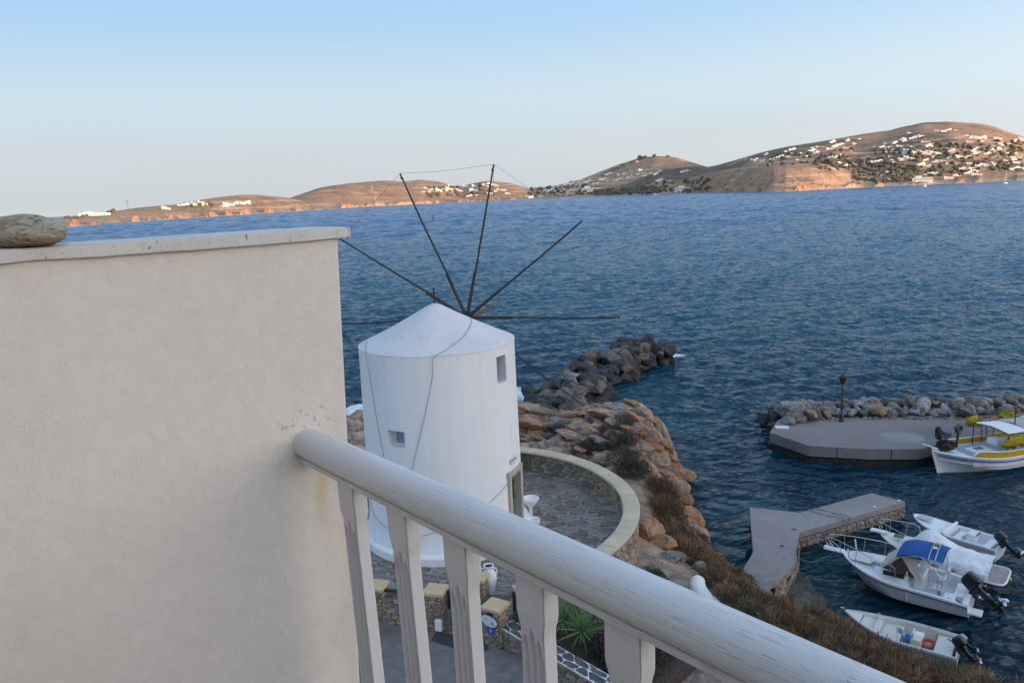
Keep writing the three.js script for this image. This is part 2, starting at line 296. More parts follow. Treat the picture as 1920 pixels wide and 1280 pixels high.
{
  const water = (nm, scale, ns, rough, c) => new THREE.MeshPhysicalMaterial({ color: lin(...c), vertexColors: true, roughness: rough, ior: 1.33, specularIntensity: .62, normalMap: rep(nm, scale), normalScale: new THREE.Vector2(ns, ns) });
  const near = water(rippleN(70, .16, 2.4, 18, 1024, 7, .80, 1.1), 1 / 18, .8, .16, [1, 1, 1]);
    const azs = []; for (let a = -82; a < -44; a += 1.2) azs.push(a); for (let a = -44; a < 44; a += .15) azs.push(a); for (let a = 44; a <= 82; a += 1.2) azs.push(a);
  const body = [[18, .0015, .012, .022], [45, .006, .036, .058], [90, .009, .062, .108], [200, .009, .085, .170], [9000, .008, .10, .26]];       // tonal falloff put into the water colour: greener and darker near the camera
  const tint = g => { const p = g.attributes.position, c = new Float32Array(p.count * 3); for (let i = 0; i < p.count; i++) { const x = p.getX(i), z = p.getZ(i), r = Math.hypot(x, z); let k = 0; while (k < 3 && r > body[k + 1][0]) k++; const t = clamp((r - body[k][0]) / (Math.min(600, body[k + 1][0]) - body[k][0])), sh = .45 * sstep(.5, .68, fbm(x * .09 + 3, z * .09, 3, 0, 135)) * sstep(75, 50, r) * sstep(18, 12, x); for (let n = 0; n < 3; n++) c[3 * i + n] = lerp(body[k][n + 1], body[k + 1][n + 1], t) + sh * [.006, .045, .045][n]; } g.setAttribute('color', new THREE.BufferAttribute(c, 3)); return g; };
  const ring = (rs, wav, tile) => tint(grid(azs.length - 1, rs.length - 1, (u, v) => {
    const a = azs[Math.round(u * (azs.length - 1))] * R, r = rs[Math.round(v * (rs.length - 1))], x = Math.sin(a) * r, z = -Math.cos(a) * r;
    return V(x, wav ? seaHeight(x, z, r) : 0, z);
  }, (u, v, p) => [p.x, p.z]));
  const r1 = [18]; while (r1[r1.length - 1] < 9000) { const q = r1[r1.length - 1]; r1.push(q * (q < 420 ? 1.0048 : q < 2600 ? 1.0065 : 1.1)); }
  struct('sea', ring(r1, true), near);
}

// ------------------------------------------------------------------ the near coast as one ground sheet
const coast = [[-90, -38], [-40, -46], [-20, -47], [-11, -46.5], [-5, -47.5], [0, -49], [3, -48.4], [6, -47.4], [9.3, -46], [9.4, -42.5], [8.7, -40], [8.4, -38.4], [8.1, -36], [8.1, -33.4], [8.2, -30.5], [8.6, -28.6], [9.6, -26.4], [10.2, -25.5], [10.7, -24.7], [11.2, -23.8], [11.7, -22.9], [12.4, -21.7], [14.4, -20.4], [21, -19], [45, -12], [120, 10], [120, 190], [-90, 190]];
function coastDist(x, z) {                                             // metres inland (+) or out to sea (-)
  let d = 1e9, inside = false;
  for (let i = 0, j = coast.length - 1; i < coast.length; j = i++) {
    const [ax, az] = coast[j], [bx, bz] = coast[i], ex = bx - ax, ez = bz - az, t = clamp(((x - ax) * ex + (z - az) * ez) / (ex * ex + ez * ez));
    d = Math.min(d, Math.hypot(x - ax - ex * t, z - az - ez * t));
    if ((az > z) !== (bz > z) && x < (bx - ax) * (z - az) / (bz - az) + ax) inside = !inside;
  }
  return inside ? d : -d;
}
const MILL = [-2.62, -26.55];
const deckLevel = 4.15;
function blocky(x, z) {                                                // jointed, tilted rock blocks
  let h = 0, s = 1;
  for (const [f, a] of [[.42, .95], [1.0, .55], [2.3, .22]]) {
    const wx = x + .6 * fbm(x * .7, z * .7, 2, 0, 3) + z * .35, wz = z + .6 * fbm(x * .7 + 9, z * .7, 2, 0, 4);
    const c = cells(wx * f, wz * f * 1.25, 0, 17 + s); const q = c[2] * 97 % 1;
    h += a * ((c[2] - .5) * .9 + (wx * f % 1) * (q - .5) * .35 + .25 * Math.min(1, (c[1] - c[0]) * 3)); s++;
  }
  return h;
}
function rockiness(x, z) { return sstep(-33.5, -35.5, z) * (1 - .0 * x) + sstep(-29, -33, z) * sstep(6.3, 7.3, x); }
function groundHeight(x, z) {
  const d = coastDist(x, z) + .9 * (fbm(x * .5 + 7, z * .5, 3, 0, 21) - .5) * sstep(-24, -30, z);
  const wide = lerp(6.2, 2.3, sstep(-28.5, -33.5, z));
  const plateau = z < -30 ? lerp(3.5, 3.15, sstep(-33, -40, z)) : 3.5;
  let h = d <= 0 ? Math.max(-3.2, d * 1.3) : plateau * Math.pow(sstep(-.25, 1, d / wide), .75);
  const rk = clamp(rockiness(x, z));
  h += rk * (blocky(x, z) * .85 - .2) * sstep(-.5, .8, d) + .10 * (fbm(x * 1.3, z * 1.3, 4, 0, 33) - .5) * sstep(0, 1, d);
  // the mound of rock that looks over the terrace wall
  h += rk * sstep(7.2, 4.5, x) * .0 * Math.exp(-Math.pow((z + 40.5) / 2.4, 2)) * sstep(1, 4, d);
  const mill = Math.hypot(x - MILL[0], z - MILL[1]);
  if (z > -34 && x < 5.2) h = Math.min(h, lerp(3.7, h, sstep(6.9, 7.8, mill)));
  if (x < 4.6 && z > -22 && z < 14) h = Math.min(h, 3.52);
  h += 31 * sstep(16, 108, z + .25 * x) ;                              // unseen ridge added behind the quay to keep the low sun off the foreground
  return h;
}
{
  const xs = [], zs = [];
  for (let x = -90; x < -16; x += 4) xs.push(x); for (let x = -16; x < 15.6; x += .17) xs.push(x); for (let x = 15.6; x < 24; x += .8) xs.push(x); for (let x = 24; x <= 120; x += 6) xs.push(x);
  for (let z = -52; z < -15; z += .17) zs.push(z); for (let z = -15; z < 20; z += 1.2) zs.push(z); for (let z = 20; z <= 190; z += 6) zs.push(z);
  const nu = xs.length - 1, nv = zs.length - 1;
  const g = grid(nu, nv, (u, v) => { const x = xs[Math.round(u * nu)], z = zs[Math.round(v * nv)]; return V(x, groundHeight(x, z), z); }, (u, v, p) => [p.x, p.z]);
  const p = g.attributes.position, n = g.attributes.normal, col = new Float32Array(p.count * 3);
  for (let i = 0; i < p.count; i++) {
    const x = p.getX(i), y = p.getY(i), z = p.getZ(i), rk = clamp(rockiness(x, z) + sstep(.8, .6, n.getY(i)) * .7);
    const a = fbm(x * .8, z * .8, 4, 0, 51), b = fbm(x * 2.3 + y, z * 2.3 - y, 4, 0, 53), o = fbm(x * .35 + 3, z * .35 + y * .5, 3, 0, 55);
    const rockC = [lerp(.25, .52, b), lerp(.20, .36, b), lerp(.17, .26, b)].map((c, k) => lerp(c, [.50, .235, .10][k], sstep(.54, .70, o + .16 * sstep(6.4, 8.4, x) * sstep(-42, -36, z)) * .75));
    const soil = [lerp(.15, .25, a), lerp(.125, .20, a), lerp(.095, .15, a)];
    const wx = x + .6 * fbm(x * .7, z * .7, 2, 0, 3) + z * .35, wz = z + .6 * fbm(x * .7 + 9, z * .7, 2, 0, 4), c1 = cells(wx, wz * 1.25, 0, 19), c2 = cells(wx * .42, wz * .525, 0, 18), joint = Math.max(sstep(.16, .03, c1[1] - c1[0]), sstep(.10, .02, c2[1] - c2[0])) * rk;
    for (let k = 0; k < 3; k++) rockC[k] *= (.8 + .45 * c1[2]) * (1 - .55 * joint);
    const scrub = sstep(.47, .6, fbm(x * .55 + 20, z * .55, 3, 0, 57)) * sstep(.55, .8, n.getY(i)) * (1 - .6 * sstep(-40, -42, z));
    for (let k = 0; k < 3; k++) { let c = lerp(soil[k], rockC[k], rk); c = lerp(c, [.13, .085, .06][k], scrub * .4 * rk); c = lerp(c, [.035, .035, .03][k], sstep(.45, .1, y) * .85); col[3 * i + k] = c; }
  }
  g.setAttribute('color', new THREE.BufferAttribute(col, 3));
  const coastM = new THREE.MeshStandardMaterial({ vertexColors: true, roughness: .95, map: rep(tex(512, (u, v) => { const a = fbm(u * 8, v * 8, 6, 8, 141); const k = .95 + .9 * (a - .5); return [k, k, k]; }), .55), ...B(T.rough, .4, .4, .09) });
  const ground = struct('rocky_ground', toCreasedNormals(g, .5), coastM);
  // loose blocks of rock on the headland
  const rr = mulberry(91), cols = [[.52, .34, .235], [.41, .34, .30], [.58, .43, .33], [.34, .30, .28], [.58, .31, .165]].map(c => stoneMat(c, .6)), shapes = [0, 1, 2, 3, 4, 5].map(i => rock(300 + i, 1, .62, .8, 3, 14, .08));
  const put = (x, z, s, y0 = 0, m) => { const o = part('rock', shapes[Math.floor(rr() * 6)], m ?? cols[Math.floor(rr() * 5)], ground); o.position.set(x, groundHeight(x, z) + y0 + s * .12, z); o.scale.set(s * (.8 + .5 * rr()), s * (.7 + .4 * rr()), s * (.8 + .5 * rr())); o.rotation.set(rr() * .5 - .25, rr() * 6.3, rr() * .5 - .25); };
  for (let i = 0; i < 170; i++) { const x = -4 + rr() * 11.8, z = -44 + rr() * 9.3; if ((z > -36.5 && x < 3) || Math.hypot(x + 2.62, z + 26.55) < 7.4) continue; put(x, z, .22 + .55 * rr() * rr() + (z < -40 ? .1 : 0)); const o = ground.children[ground.children.length - 1]; o.scale.set(o.scale.x * 1.45, o.scale.y * .8, o.scale.z * .95); o.rotation.set(.12 * rr(), .55 + .5 * (rr() - .5), -.32 + .25 * (rr() - .5)); }
  for (let i = 0; i < 70; i++) { const t = rr(), x = 6.6 + rr() * 2.3, z = lerp(-44.5, -31.5, t); put(x, z, .25 + .45 * rr(), -.05, rr() < .5 ? cols[4] : cols[0]); const o = ground.children[ground.children.length - 1]; o.scale.set(o.scale.x * 1.1, o.scale.y * .95, o.scale.z * 1.35); o.rotation.set(.2 * rr(), .2 + .5 * (rr() - .5), -.55 + .4 * (rr() - .5)); }
  for (let i = 0; i < 14; i++) put(-16 + rr() * 8, -46 + rr() * 3, .5 + rr() * .8);
  put(5.35, -25.6, .42, 0, stoneMat([.40, .37, .34], .8)); put(4.95, -27.9, .75, 0, cols[4]); put(5.2, -27.1, .45, 0, cols[4]); put(5.8, -25.9, .3, 0, cols[1]); put(6.2, -25.2, .35, 0, cols[3]); put(4.7, -29.3, .6, 0, cols[1]);
  // wet rock at the foot of the jetty
  const wet = [stoneMat([.13, .115, .095], .5), stoneMat([.17, .15, .12], .5)];
  for (const [x, z, s, i] of [[10.5, -27.7, 1.25, 0], [11.05, -28.6, .8, 0], [10.2, -26.6, .9, 1], [11.0, -27.2, .75, 0], [11.3, -26.1, .5, 1], [10.0, -29.2, .6, 0]]) { const o = part('rock', shapes[i + 2], wet[i], ground); o.position.set(x, .05, z); o.scale.set(s, s * .75, s * 1.05); o.rotation.y = x * 7; }
}

// ------------------------------------------------------------------ the far side of the bay: hills, houses, trees
const interp = (tab, a) => { if (a <= tab[0][0]) return tab[0][1]; for (let i = 1; i < tab.length; i++) if (a <= tab[i][0]) { const t = (a - tab[i - 1][0]) / (tab[i][0] - tab[i - 1][0]); return lerp(tab[i - 1][1], tab[i][1], t); } return tab[tab.length - 1][1]; };
const smoothInterp = (tab, a, w) => (interp(tab, a - w) + 2 * interp(tab, a) + interp(tab, a + w)) / 4;
const SHORE = [[-36, 980], [-29.7, 1150], [-24, 1440], [-17, 1790], [-9.6, 2500], [-4, 2750], [4, 2760], [8, 2700], [12.7, 2450], [16.5, 1900], [18.8, 1590], [22, 1700], [24, 1840], [28, 1890], [31.2, 1940], [40, 2150]];
const shoreAt = a => smoothInterp(SHORE, a, .8) + 16 * (fbm(a * .8 + 50, 3, 3) - .5);
const farHills = [                                                     // bearing range, shore to crest in metres, crest [bearing, sight angle], how the slope rises
  { name: 'low_hill', a0: -38, a1: -13, deep: 420, rise: .8, crest: [[-38, -1], [-33, -.5], [-30.1, -.30], [-29, -.16], [-26.9, .04], [-25, .26], [-22.7, .37], [-20.3, .69], [-18.9, .82], [-17.5, .80], [-15.4, .49], [-14.2, .2], [-13, -.3]] },
  { name: 'pale_track_hill', a0: -17.5, a1: 3.6, deep: 900, rise: .95, crest: [[-17.5, -.3], [-16.6, .05], [-15.4, .45], [-13.2, 1.10], [-11.3, 1.32], [-9.4, 1.40], [-8.7, 1.41], [-7.2, 1.27], [-6.2, 1.38], [-4.9, 1.21], [-3.4, .77], [-1.8, 1.05], [-1, 1.09], [.5, .84], [1.6, .48], [2.8, .22], [3.6, -.2]] },
  { name: 'cone_hill', a0: -.5, a1: 18.5, deep: 1000, rise: 1.05, crest: [[-.5, -.2], [.4, .2], [1.4, .34], [3.6, .53], [5.5, .90], [6.7, 1.32], [8.2, 1.80], [9.5, 2.15], [10.8, 2.28], [12.3, 2.09], [13.8, 1.54], [14.9, 1.15], [17, .61], [18.5, -.2]] },
  { name: 'village_hill', a0: 12.8, a1: 42, deep: 1250, rise: .86, base: 1750, crest: [[12.8, 1.0], [13.8, 1.32], [14.9, 1.37], [15.6, 1.55], [17.7, 2.05], [19.8, 2.39], [21.8, 2.58], [24.4, 2.89], [25.7, 2.94], [26.9, 3.15], [27.9, 3.29], [29.3, 3.26], [31, 3.02], [31.8, 2.76], [32.4, 2.46], [33.3, 2.09], [34.4, 1.64], [36.7, .86], [42, .2]] },
  { name: 'headland_hill', a0: 11.8, a1: 26.3, deep: 330, rise: .72, crest: [[11.8, -.1], [12.5, .54], [14.2, .89], [15.6, 1.12], [17.7, 1.23], [19.8, 1.26], [21.5, 1.24], [22.5, 1.05], [23.8, .50], [25.1, -.2], [26.3, -.5]] },
];
function hillHeight(H, a, r) {
  if (a < H.a0 || a > H.a1) return -9;
  const s = H.base ? Math.max(shoreAt(a), H.base) : shoreAt(a), D = H.deep, t = (r - s) / D, rc = s + D, top = 16 + rc * Math.tan(smoothInterp(H.crest, a, .25) * R);
  const edge = sstep(H.a0, H.a0 + .7, a) * sstep(H.a1, H.a1 - .7, a);
  const x = a * R * r, n = (fbm(x * .004 + 11, r * .004, 4, 0, 151) - .5), gul = Math.abs(fbm(x * .009 + 5, r * .006, 3, 0, 153) - .5) * 2;
  let h;
  if (t < 0) h = Math.max(-6, (r - s) * .3);
  else if (t < 1) h = top * Math.pow(Math.sin(t * Math.PI / 2), H.rise + .35) * (1 + .25 * n * (1 - t) * 2) - 9 * (1 - gul) * (1 - t) * sstep(0, .2, t) + sstep(0, 9, r - s) * (1 + 9 * sstep(.45, .68, fbm(a * 1.9, 9, 3)) * sstep(.14, .01, t)) * (1 - t) * (H.name === 'village_hill' || H.name === 'cone_hill' ? .35 : 1);
  else h = top * Math.cos(Math.min(1, (t - 1) / 1.4) * Math.PI / 2);
  h += (9 * (fbm(x * .010, r * .007, 3, 0, 155) - .5) * (1 - clamp(t)) + 2.2 * (fbm(x * .035, r * .03, 3, 0, 156) - .5)) * sstep(0, .12, t);
  return t < 0 ? h : lerp(Math.min(h, 2), h, edge);
}
const farGround = (a, r) => farHills.reduce((m, H) => Math.max(m, hillHeight(H, a, r)), -9);
{
  const hillTex = rep(tex(512, (u, v) => { const a = fbm(u * 8, v * 8, 5, 8, 161), c = cells(u * 46, v * 46, 46, 162); const k = .98 + .8 * (a - .5) - (c[2] > .5 ? .5 * sstep(.45, .22, c[0]) : 0); return [k, k * .99, k * .98]; }), 1 / 420);
  const m = new THREE.MeshStandardMaterial({ vertexColors: true, roughness: 1, map: hillTex });
  for (const H of farHills) {
    const rows = 150, cols = Math.round((H.a1 - H.a0) / .07);
    const g = grid(cols, rows, (u, v) => {
      const a = lerp(H.a0, H.a1, u), s = (H.base ? Math.max(shoreAt(a), H.base) : shoreAt(a)), t = v < .06 ? v / .06 * .03 - .015 : .015 + Math.pow((v - .06) / .94, 1.35) * 2.0, r = s + H.deep * t;
      return V(Math.sin(a * R) * r, hillHeight(H, a, r), -Math.cos(a * R) * r);
    }, (u, v, p) => [p.x, p.z]);
    const p = g.attributes.position, n = g.attributes.normal, c = new Float32Array(p.count * 3);
    for (let i = 0; i < p.count; i++) {
      const x = p.getX(i), y = p.getY(i), z = p.getZ(i), a = Math.atan2(x, -z) / R, r = Math.hypot(x, z);
      const f = fbm(x * .006, z * .006, 5, 0, 171), q = fbm(x * .02 + 9, z * .02, 4, 0, 173);
      let k = [lerp(.34, .50, q), lerp(.198, .29, q), lerp(.115, .165, q)];
      const vill = (H.name === 'village_hill' || H.name === 'cone_hill' ? 1 : .25) * sstep(.50, .60, f) * sstep(3, 14, y); k = k.map((w, j) => lerp(w, [.085, .085, .06][j], vill * .75));
      const ter = sstep(.62, .9, Math.sin(y * .42 + 4 * f) * .5 + .5) * sstep(.5, .56, fbm(x * .004 + 31, z * .004, 3, 0, 175)); k = k.map((w, j) => lerp(w, [.62, .42, .28][j], ter * .75));
      const bluff = sstep(15, 5, y + 8 * (q - .5)) * sstep(.44, .58, fbm(x * .006, z * .006, 3, 0, 177) + (H.name === 'headland_hill' ? .12 * sstep(19, 22, a) : 0)); k = k.map((w, j) => lerp(w, [.52, .33, .21][j], bluff * .6));
      const head = H.name === 'headland_hill' ? sstep(20.6, 22.4, a + (q - .5) * 5) * sstep(30, 18, y + 34 * (fbm(x * .014, z * .014, 4, 0, 179) - .5)) : 0; k = k.map((w, j) => lerp(w, [.52, .32, .19][j], head * (.5 + .5 * q)));
      if (H.name === 'pale_track_hill') { const e = Math.abs(a - (-9.62 + .28 * sstep(75, 20, y)) - .05 * Math.sin(y * .2)); k = k.map((w, j) => lerp(w, [.5, .40, .32][j], sstep(.10, .03, e) * sstep(88, 80, y) * .8)); }
      if (H.name === 'cone_hill') { const e = Math.abs(a - 9.0 + .9 * (y - 95) / 45 * .4); k = k.map((w, j) => lerp(w, [.5, .36, .26][j], sstep(.09, .03, e) * sstep(70, 80, y) * .7)); }
      k = k.map((w, j) => lerp(w, [.42, .33, .24][j], sstep(3, 1.2, y) * .7));
      c.set(k, 3 * i);
    }
    g.setAttribute('color', new THREE.BufferAttribute(c, 3)); struct(H.name, g, m);
  }
}
function onSight(a, el) {                                              // the point of the far slope seen at that bearing and height angle
  const t = Math.tan(el * R); let s = shoreAt(a);
  for (let r = s - 5; r < s + 2600; r += 6) if (farGround(a, r) > 16 + r * t) return V(Math.sin(a * R) * r, farGround(a, r), -Math.cos(a * R) * r);
  return null;
}
{
  const r = mulberry(2024), walls = [[.80, .78, .74], [.76, .72, .66], [.70, .62, .52]].map(c => mat(c, .9)), dark = mat([.06, .065, .08], .6);
  const win = [];
  const protos = [];
  for (let k = 0; k < 6; k++) {
    const w = 9 + 5 * r(), d = 8 + 3 * r(), h = 3.4 + (k % 2 ? 3 : 0), w2 = 6 + 5 * r(), sd = k % 3 ? 1 : -1;
    const H = thing('white_house', 'white flat-roofed house', 'house');
    part('wall', [box(w, h + 4, d, 0, h / 2 - 2, 0), box(w2, h * (k % 2 ? .55 : .8) + 4, d * .8, sd * (w + w2) / 2 - sd * .3, h * (k % 2 ? .27 : .4) - 2, 1.2), box(w + .3, .5, .3, 0, h + .24, d / 2 - .1), box(w * .4, 2.2, d * .45, -sd * w * .22, h + 1.1, -d * .2)], walls[k % 3], H);
    const nW = 3;
    for (let i = 0; i < nW; i++) for (let f = 0; f < (k % 2 ? 2 : 1); f++) part(i === 1 && !f ? 'door' : 'window', box(i === 1 && !f ? 1.6 : 1.5, i === 1 && !f ? 2.3 : 1.4, .16, (i - 1) * w * .3, (i === 1 && !f ? 1.2 : 1.7) + f * 2.9, d / 2 + .05), dark, H);
    part('window', box(1.8, 1.4, .16, sd * (w + w2) / 2, 1.7, d * .4 + 1.2 + .05), dark, H);
    protos.push(H);
  }
  const clusters = [
    ['low left shore hill', [[-30.0, -29.3, -.23, .04, 3], [-22.2, -21.1, .15, .50, 6], [-19.8, -18.0, .02, .27, 6], [-23.5, -23.2, .08, .19, 1]]],
    ['hill with the pale track', [[-5.4, -.7, .38, .91, 24], [-6.1, -3.8, .38, .76, 6], [-.7, .5, .10, .41, 3], [-2.6, -.7, .02, .32, 4]]],
    ['shore below the cone-shaped hill', [[1.6, 4.4, .20, .50, 12], [2.8, 5.5, -.08, .37, 15], [4.4, 5.9, .48, .94, 10], [5.5, 7.4, .50, .95, 9], [1.4, 3.2, -.23, .15, 4]]],
    ['cone-shaped hill', [[7.4, 8.7, .96, 1.33, 4], [9.6, 11.3, .88, 1.33, 7], [7.9, 9.7, .70, 1.11, 7], [9.5, 9.7, 1.93, 2.08, 1], [11.1, 12.0, .31, .57, 3], [12.8, 13.1, 1.06, 1.25, 2]]],
    ['upper slope of the big right-hand hill', [[25.1, 26.9, 1.80, 2.48, 9], [22.5, 24.4, 2.24, 2.65, 6], [26.6, 28.1, 2.18, 2.78, 7], [28.5, 29.7, 2.65, 2.88, 4], [30.2, 31.3, 1.95, 2.46, 8], [31.8, 33.2, 1.70, 2.21, 7], [19.8, 22.5, 2.10, 2.59, 7]]],
    ['middle slope of the big right-hand hill', [[17.0, 19.8, 1.48, 2.26, 13], [19.5, 23.8, 1.44, 2.14, 16], [25.5, 28.5, 1.40, 2.21, 19], [26.7, 28.9, 1.02, 1.62, 13], [29.4, 30.9, 1.08, 1.67, 12], [31.4, 33.3, .82, 1.52, 7]]],
    ['lower slope of the big right-hand hill', [[22.4, 23.9, .87, 1.60, 9], [24.4, 25.8, .84, 1.18, 4], [26.0, 26.7, .84, 1.24, 4], [27.8, 29.5, .58, .91, 7], [30.0, 32.1, -.01, .71, 14], [24.5, 26.1, -.07, .48, 8], [28.2, 28.9, .12, .38, 3], [29.7, 30.9, -.10, .36, 7], [32.3, 33.4, .16, .80, 7]]],
    ['shore of the right-hand bay', [[27.7, 28.3, -.33, -.15, 2], [29.2, 29.7, -.31, -.15, 2]]],
  ];
  const spare = protos.slice(); let first = true;
  for (const [where, list] of clusters) for (const [a0, a1, e0, e1, n] of list) {
    let prev = null;
    for (let i = 0; i < n; i++) {
      let a = lerp(a0, a1, r()), e = lerp(e0, e1, r());
      a = lerp(a0, a1, (i * .618 + .5 * r() / Math.max(1, n)) % 1);
      prev = [a, e];
      const p = onSight(a, e); if (!p) continue;
      const k = Math.floor(r() * 6), o = spare[k] ?? copy(protos[k]); spare[k] = null;
      const s = Math.hypot(p.x, p.z) / 2300 * (.42 + .5 * r()) * (where.startsWith('low left') ? 1.5 : 1);
      o.position.copy(p); o.position.y -= .3; o.rotation.y = -a * R * .5 + (r() - .5) * .9 + .3; o.scale.set(s * (.9 + .5 * r()), s * (.85 + .35 * r()), s);
      tag(o, `${['low white', 'two-storey cream', 'low sandy', 'two-storey white', 'low cream', 'two-storey sandy'][k]} house on the ${where}`, 'house', `white houses on the ${where}`);
    }
  }
  for (const o of spare) if (o) scene.remove(o);
  // single long buildings that stand out
  const long = (a, e, w, h, d, label, m, turn) => { const p = onSight(a, e); if (!p) return; const o = thing('long_building', label, 'building', [p.x, p.y, p.z], turn); part('wall', [box(w, h + 5, d, 0, h / 2 - 2.5, 0), box(w * .3, h * .6, d * .7, -w * .2, h + h * .3, -1)], m, o); for (let i = 0; i < 9; i++) part('window', box(w / 26, h * .38, .2, (i - 4) * w / 9.5, h * .52, d / 2 + .06), dark, o); };
  long(-27.6, -.13, 50, 4.2, 10, 'long low cream building on the far left shore hill, just right of the pebble', walls[1], .45);
  long(12.9, -.2, 62, 9, 14, 'long two-storey white building at the water below the cone-shaped hill', walls[0], -.2);
  long(27.95, -.25, 40, 7, 14, 'white boathouse-like building on the beach of the right-hand bay', walls[0], -.5);
  long(6.2, .05, 70, 12, 16, 'broad white hotel block on the shore left of the tree belt', walls[0], -.1);
  // trees
  const blob = mergeVertices(new THREE.IcosahedronGeometry(1, 2).deleteAttribute('uv').deleteAttribute('normal')), bp = blob.attributes.position;
  for (let i = 0; i < bp.count; i++) { const v = V(bp.getX(i), bp.getY(i), bp.getZ(i)), k = .72 + .6 * vnoise3(v.x * 2.6 + 5, v.y * 2.6 + 5, v.z * 2.6 + 5, 4); bp.setXYZ(i, v.x * k, v.y * k, v.z * k); } blob.computeVertexNormals();
  const belts = [[1.6, 6.3, -.23, .46, 60], [6.3, 11.2, -.36, .10, 190], [9, 12, -.3, .4, 40], [12.7, 14.7, -.41, .55, 40], [21.8, 25.1, .64, 1.34, 70], [23.8, 27.6, -.16, .73, 120], [18.4, 23.8, 1.12, 2.0, 70], [25.1, 33.3, .01, 1.98, 330], [-30.1, -27.9, -.33, -.06, 12], [-29.8, -26.5, .0, .12, 14], [-22.2, -20.4, .06, .34, 14], [-5.7, -.7, .08, .76, 60], [9.4, 13.8, 2.14, 2.27, 20], [25.1, 27.6, -.29, .09, 50]];
  const pts = []; for (const [a0, a1, e0, e1, n] of belts) for (let i = 0; i < n; i++) { const p = onSight(lerp(a0, a1, r()), lerp(e0, e1, r())); if (p && p.y > 1.5) pts.push(p); }
  const im = new THREE.InstancedMesh(blob, new THREE.MeshStandardMaterial({ color: 0xffffff, roughness: 1 }), pts.length), q = new THREE.Matrix4(), qt = new THREE.Quaternion();
  pts.forEach((p, i) => { const s = Math.hypot(p.x, p.z) / 2300 * (2.6 + 3.6 * r() * r()); q.compose(V(p.x, p.y + s * .5, p.z), qt.setFromAxisAngle(V(0, 1, 0), r() * 6), V(s * (1 + .9 * r()), s * (.8 + .5 * r()), s)); im.setMatrixAt(i, q); const g = r(); im.setColorAt(i, lin(lerp(.08, .15, g), lerp(.08, .13, g), lerp(.055, .085, g))); });
  im.castShadow = im.receiveShadow = true; im.name = 'distant_trees'; scene.add(im); tag(im, 'dark green trees and bushes dotted between the white houses across the bay', 'trees', null, 'stuff');
  // things on the far water and skyline
  const at = (a, d, y = 0) => [Math.sin(a * R) * d, y, -Math.cos(a * R) * d];
  const yacht = thing('motor_yacht', 'small white motor yacht moored far out below the big right-hand hill', 'boat', at(28.1, 1500), .9);
  part('hull', prism([[-7, -1.6], [3, -1.9], [7.5, 0], [3, 1.9], [-7, 1.6]], -.2, 1.7, .2), M.white, yacht); part('cabin', [rbox(6, 1.7, 2.6, .3, -1, 2.5, 0), rbox(3, 1.2, 2.2, .3, -1.6, 3.9, 0)], M.white, yacht); part('windscreen', box(4.4, .6, 2.66, -1, 2.8, 0), M.darkGlass, yacht);
  const sail = thing('sailing_boat', 'distant sailing boat with a bare mast at the right edge of the bay', 'boat', at(32.49, 1560), .4);
  part('hull', prism([[-5, -1.3], [2, -1.5], [6, 0], [2, 1.5], [-5, 1.3]], -.2, 1.1, .15), M.white, sail); part('mast', rod(V(.5, 1, 0), V(.5, 21, 0), .16, .1), M.steel, sail); part('boom', rod(V(.5, 2.4, 0), V(-4, 2.4, 0), .12), M.steel, sail);
  const lb = thing('motor_boat', 'tiny white boat on the water off the tree belt across the bay', 'boat', at(10.8, 2150), .2);
  part('hull', prism([[-6, -1.6], [3, -1.8], [6.5, 0], [3, 1.8], [-6, 1.6]], -.2, 1.6, .15), M.white, lb); part('cabin', rbox(4, 2, 2.4, .3, -.5, 2.4, 0), M.white, lb);
  const by = thing('channel_buoy', 'small dark red buoy out on the open sea left of the upright sail spar', 'buoy', at(-5.36, 640), 0);
  part('float', lathe([[0, -.4], [1.5, -.4], [1.7, .1], [1.5, .6], [0, .7]], 16), mat([.10, .03, .04], .6), by); part('tower', lathe([[.7, .6], [.35, 2.6], [.5, 2.7], [.3, 3.4], [0, 3.5]], 10), mat([.10, .03, .04], .6), by);
  const pp = onSight(-25.63, .2) ?? V(...at(-25.63, 1500, 20)), py = thing('power_pylon', 'thin lattice pylon standing on the crest of the far left hill', 'pylon', [pp.x, pp.y, pp.z]);
  part('leg', [-1, 1].flatMap(i => [-1, 1].map(j => rod(V(i * 1.1, -1, j * 1.1), V(i * .3, 15, j * .3), .09, .07, 4))), M.iron, py); part('cross_arm', [rod(V(-2.6, 13, 0), V(2.6, 13, 0), .1), rod(V(-1.8, 14.8, 0), V(1.8, 14.8, 0), .1)], M.iron, py);
}

